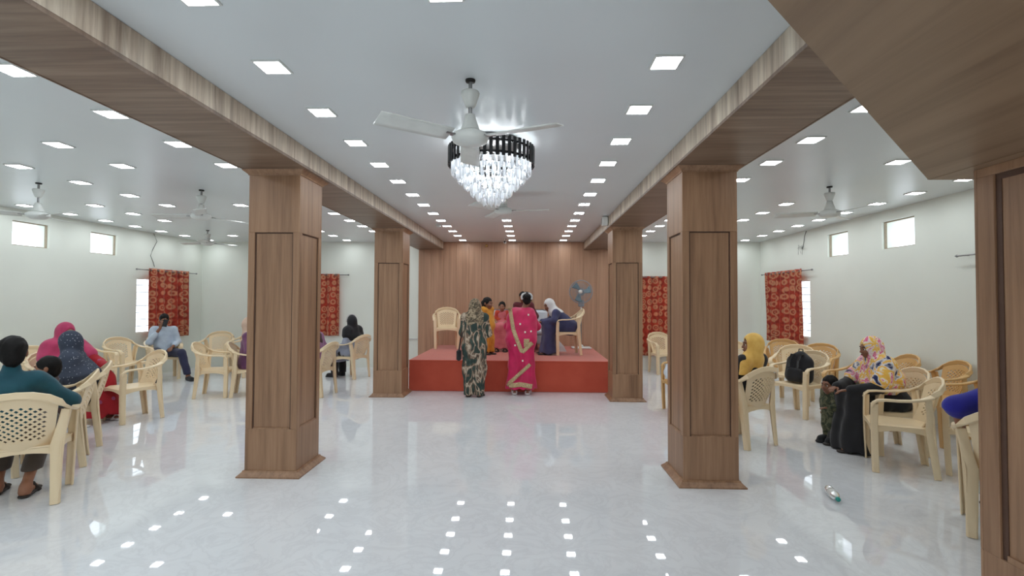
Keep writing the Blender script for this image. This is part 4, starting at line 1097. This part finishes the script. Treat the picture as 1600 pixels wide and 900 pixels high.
p = Fig('woman in a magenta sari with gold borders bending over the stage edge', (-.115, 7.885), 180, h=.014, group=G_ST).stand(1.66, 17, 25, (0, 25, 0), spread=.10)
p.J['head'] += V3((-.085, 0, .0)); p.J['neck'] += V3((-.04, 0, 0))
for k_, q_ in (('shl', .105), ('shr', -.13)): p.J[k_] = V3((q_, p.J[k_][1], p.J[k_][2] - .04))
p.set(ell=(.23, -.34, 1.06), elr=(-.25, -.34, 1.06), wrl=(.10, -.55, 1.02), wrr=(-.10, -.55, 1.02))
p.body(face=True).hair(0, True)
p.robe('magenta', .10, .15, fold=.006, wide=1.30, chestr=1.10, name='sari', nf=9)
px2 = lambda x, y: (-(-.117 + (x - 815) * .01043 + .115), 1.5 - (y - 466.5) * .01035)
F = p.robe_field
p.ribbon(F, [px2(797, 478), px2(803, 511), px2(816.5, 546), px2(832, 531)], .062, 'gold', 'gold_border', n=40)
p.ribbon(F, [px2(793.5, 596), px2(829, 564)], .055, 'gold', 'gold_border')
p.ribbon(F, [px2(797, 596), px2(815, 594), px2(832, 597)], .07, 'gold', 'gold_border')
p.ribbon(F, [px2(823.4, 525), px2(823.4, 537)], .09, 'gold', 'gold_motif', n=6, off=.006)
for a, b in ((826, 489), (813.5, 503), (830, 514), (817.5, 558.6), (806, 535), (821, 515)):
    q = px2(a, b); p.ribbon(F, [(q[0], q[1] - .014), (q[0], q[1] + .014)], .026, 'sequin', 'sequin_motif', n=3, off=.006)
gp = p.g; mb = MB(); pts = [tuple(gp((.085 * math.cos(t), .105 + .01 * math.sin(t * 3), .0 + .075 * math.sin(t)))) for t in np.linspace(-.5, PI + .5, 22)]
mb.tube(pts, [.014 + .003 * (k % 2) for k in range(22)], 7); mb.build('flower_garland', 'white_cloth', p.root, True)
p.shoes('white_cloth', 'shoe')

p = Fig('girl in a golden yellow dress standing on the stage', (-.74, 8.98), 48, ST_H, .013, 'skin', G_ST).stand(1.0, 0, 5, (10, 8, 0), hs=.90)
p.body().hair(.02, True).robe('yellow_dress', .05, .17, fold=.008, name='dress').shoes()
p = Fig('small seated girl in an orange top and pink skirt on the stage', (-.53, 9.80), 0, ST_H, .012, 'skin2', G_ST).seat(.60, 4, .06, .42, .07, -.55, -.42, (0, 4, 0), hs=.82)
p.set(wrl=(.07, -.18, .56), wrr=(-.09, -.16, .55))
p.body().hair().robe('pink_skirt', .06, .12, False, 'skirt', .006).top('orange', .45, .47, 'blouse', 1.05, 1.28).shoes()
p = Fig('seated person in maroon half hidden behind the magenta sari', (-.06, 9.82), 2, ST_H, .014, 'skin2', G_ST).seat(.86, 0, .04, .42, .10, -.40, -.38, (-8, 6, 0), side=-6)
p.body().hair().robe('maroon', .05, .14, fold=.007, name='dress').shoes()
p = Fig('woman in a navy robe and white headscarf leaning forward on the stage chair', (.70, 9.12), -85, ST_H, .012, 'skin', G_ST).seat(.88, 48, .08, .415, .11, -.40, -.38, (28, 18, 0), hlean=30)
p.set(ell=(.22, -.26, .62), elr=(-.2, -.26, .62), wrl=(.08, -.44, .60), wrr=(-.05, -.46, .60))
p.body().robe('navy', .035, .17, fold=.008, nf=11).scarf('white_cloth', .17, .14).shoes()

# --- left aisle
p = Fig('man in a teal shirt seated in front on the left, back turned', (-3.90, 3.60), 212, 0, .011, 'skin2', G_L).seat(.91, 2, .05, .415, .12, -.10, -.42, (18, 8, 0), hs=1.0)
p.J['shr'] -= V3((0, 0, .03)); p.J['shl'] -= V3((0, 0, .03))
p.set(elr=(-.33, -.10, .67), wrr=(-.16, -.34, .64), anl=(.10, -.12, .075), toel=(.11, -.27, .028), anr=(-.10, .03, .075), toer=(-.11, -.12, .028))
p.body(hd={'r': (.9, -.5, 0)}).hair().top('teal_shirt', 1.0, .47, 'shirt', 1.06, 1.15, collar=True, fold=.006).trousers('brown_trousers', 1.05, .17).shoes()
p = Fig('small dark-haired child behind the arm of the man in teal', (-4.36, 4.27), -54, 0, .012, 'skin2', G_L).seat(.62, -2, .04, .415, .08, -.5, -.42, (-5, 4, 0), hs=.84)
p.body().hair().robe('dark_maroon', .10, .10, fold=.005, name='dress').shoes()
p = Fig('woman in a navy floral headscarf and black robe seated on the left', (-4.66, 4.87), -54, 0, .012, 'skin2', G_L).seat(.86, 6, .05, .415, .11, -.38, -.38, (-32, 10, 0))
p.body().robe('black_cloth', .03, .17).scarf('navy_floral', .36, .32, fold=.008, cape=.75).shoes()
p = Fig('woman in a rose pink headscarf and red dress on the left', (-5.76, 5.93), 75, 0, .013, 'skin2', G_L).seat(.90, 4, .04, .415, .17, -.60, -.50, (0, 8, 0))
p.set(ell=(.24, -.24, .68), wrl=(.14, -.50, .66))
p.body().robe('red_dress', .08, .20, fold=.011).scarf('pink_scarf', .34, .26, cape=.5).shoes('white_cloth')
p = Fig('man in a pale blue shirt with a hand to his face, left curtain behind', (-6.80, 8.96), 42, 0, .013, 'skin', G_L).seat(.93, 2, .04, .415, .14, -.40, -.42, (0, 16, 0))
p.set(knl=(.24, -.38, .50), anl=(.34, -.46, .075), toel=(.38, -.6, .028), elr=(-.22, -.08, .70), wrr=(-.07, -.15, .96), wrl=(.1, -.26, .60))
p.body(hd={'r': (.35, -.2, 1)}, hn={'r': (-.3, -1, 0)}).hair().top('pale_blue', .82, .49, 'shirt', 1.02, 1.05, collar=True, fold=.006).trousers('navy_trousers', 1.0, .11).shoes('black_cloth', 'shoe')
ph = tag(MB().box(-.035, .035, -.005, .005, -.07, .07, .003).build('mobile_phone', 'black', None), 'dark mobile phone held to the face of the man in pale blue', 'phone'); ph.location = (-6.66, 8.80, 1.05); ph.rotation_euler = (.3, .2, .7)
p = Fig('person in purple with a beige scarf, half behind the nearest left column', (-4.34, 7.61), 112, 0, .014, 'skin2', G_L).seat(.92, 0, .05, .415, .10, -.27, -.36, (0, 8, 0))
p.body().robe('purple', .06, .16).scarf('beige_scarf', .14, .15).shoes()
p = Fig('person in mauve with a dark maroon scarf, between the left columns', (-3.36, 7.65), 256, 0, .014, 'skin2', G_L).seat(.93, 14, .05, .415, .10, -.27, -.36, (0, 12, 0))
p.body().robe('mauve', .06, .16, wide=1.1).scarf('dark_maroon', .18, .17).shoes()
p = Fig('woman in a black headscarf and grey robe beside the far left column', (-3.39, 9.37), 250, 0, .014, 'skin2', G_L).seat(.90, 6, .05, .415, .11, -.36, -.38, (-30, 10, 0))
p.body(); p.J['dummy'] = p.J['neck']; p.robe('grey_blue', .30, .13, wide=1.0).scarf('black_cloth', .26, .2, cape=.35).trousers('black_cloth', 1.25, .07).shoes('black_cloth', 'shoe')
MB().tube([tuple(p.g((.114 * math.cos(t), .0, .028 + .128 * math.sin(t)))) for t in np.linspace(-.3, PI + .3, 16)], .009, 6).build('headband', 'white_cloth', p.root, True)

# --- right aisle
p = Fig('woman in a yellow headscarf and black robe seated beside the near right column', (2.28, 5.36), 212, 0, .011, 'skin', G_R).seat(.86, -8, .07, .415, .11, -.38, -.38, (52, 2, 0))
p.body().hair().robe('black_cloth', .05, .15).scarf('yellow_scarf', .17, .16, face=(.066, .105, .1), tail=((.16, .02, -.05), (.30, .06, -.50), .05, .045)).shoes()
ys = Field(np.array([.12, -.1, .2]), np.array([.48, .4, .75]), .011); ys.add([cap((.315, .05, .68), (.325, .09, .28), .045, .055, (1.0, .55, 1))], .02); ys.warp(lambda X, Y, Z: .006 * np.sin(120 * X + 10 * Z)); p.out('scarf_tail', ys, 'yellow_scarf')
p = Fig('toddler in an olive outfit standing by the woman in the tie-dye scarf', (3.19, 5.36), -72, 0, .009, 'skin', G_R).stand(.66, 0, 4, (0, 4, 0), hs=.80, spread=.10)
p.set(wrl=(.10, -.16, .40), ell=(.12, -.05, .40))
p.body().hair().top('olive', .85, .22, 'shirt', 1.35, 1.35, collar=True).trousers('olive', 1.35, .05).shoes('black_cloth', 'shoe')
p = Fig('woman in a tie-dye headscarf and black robe seated on the right', (3.62, 5.14), -92, 0, .011, 'skin', G_R).seat(.87, 20, .06, .415, .11, -.40, -.38, (-2, 8, 0), hlean=14)
p.set(ell=(.22, -.20, .66), elr=(-.22, -.20, .66), wrl=(.13, -.42, .62), wrr=(-.06, -.44, .62))
p.body().robe('black_cloth', .02, .18, fold=.008).scarf('tie_dye', .33, .26, fold=.008, cape=.8).shoes()
p = Fig('person in a royal blue top and mint print trousers beside the entrance post', (3.24, 3.36), 140, 0, .012, 'skin2', G_R).seat(.95, 8, .02, .415, .13, -.34, -.40, (-20, 10, 0), side=-16)
p.set(ell=(.31, .10, .78), wrl=(.29, .03, .585))
p.body(hd={'l': (-.1, -.6, -1)}, hn={'l': (1, 0, 0)}).hair().top('royal_blue', .52, .66, 'shirt', 1.4, 1.2).trousers('mint', 1.3, .10).shoes()

# ------------------------------------------------------------------ bags on chairs
bp_ = empty('backpack', (3.59, 6.70, .425), math.radians(-62)); tag(bp_, 'black backpack standing on a cream chair', 'bag')
f = Field(np.array([-.25, -.2, -.02]), np.array([.25, .25, .5]), .012); f.add([cap((-.09, .02, .08), (-.09, .05, .26), .10, .09, (1, .75, 1)), cap((.09, .02, .08), (.09, .05, .26), .10, .09, (1, .75, 1)), cap((0, .05, .12), (0, .07, .32), .12, .09, (1, .7, 1))], .05); f.cut((0, 0, -1), 0)
class _B: root = bp_
Fig.out(_B, 'body', f, 'black_cloth')
f = Field(np.array([-.2, -.25, -.02]), np.array([.2, .1, .4]), .012); f.add([cap((-.06, -.07, .07), (.06, -.07, .07), .055, None, (1, .7, 1.1)), cap((-.06, -.06, .14), (.06, -.06, .14), .05, None, (1, .7, 1))], .03); Fig.out(_B, 'front_pocket', f, 'black_cloth')
for sx in (-.06, .06): MB().sweep([(sx, .09, .36), (sx, -.03, .37), (sx, -.075, .30), (sx, -.095, .2)], [.035] * 4, .008, [(0, 0, 1), (0, -.2, 1), (0, -1, .5), (0, -1, 0)]).build('strap', 'black', bp_)
MB().tube([(-.03, .07, .40), (-.025, .07, .435), (.025, .07, .435), (.03, .07, .40)], .007, 6).build('handle', 'black', bp_)
wb = empty('carrier_bag', (2.0, 6.66, .42)); tag(wb, 'white plastic carrier bag on the chair behind the near right column', 'bag')
MAT['poly'] = plain('white_polythene', srgb(222, 230, 238), srgb(206, 216, 228), 9, .35)
class _W: root = wb
f = Field(np.array([-.25, -.22, -.02]), np.array([.25, .22, .45]), .012); f.add([ell((-.02, 0, .13), (.17, .13, .15)), cap((-.02, 0, .18), (-.02, 0, .30), .10, .03)], .05); f.cut((0, 0, -1), 0); f.warp(lambda X, Y, Z: .008 * np.sin(40 * X + 30 * Z) * np.sin(35 * Y + 22 * Z)); Fig.out(_W, 'body', f, 'poly')
for sx in (-.05, .02): MB().tube([(sx, 0, .27), (sx - .01, 0, .36), (sx + .02, 0, .38), (sx + .035, 0, .28)], .006, 6).build('handle', 'poly', wb)
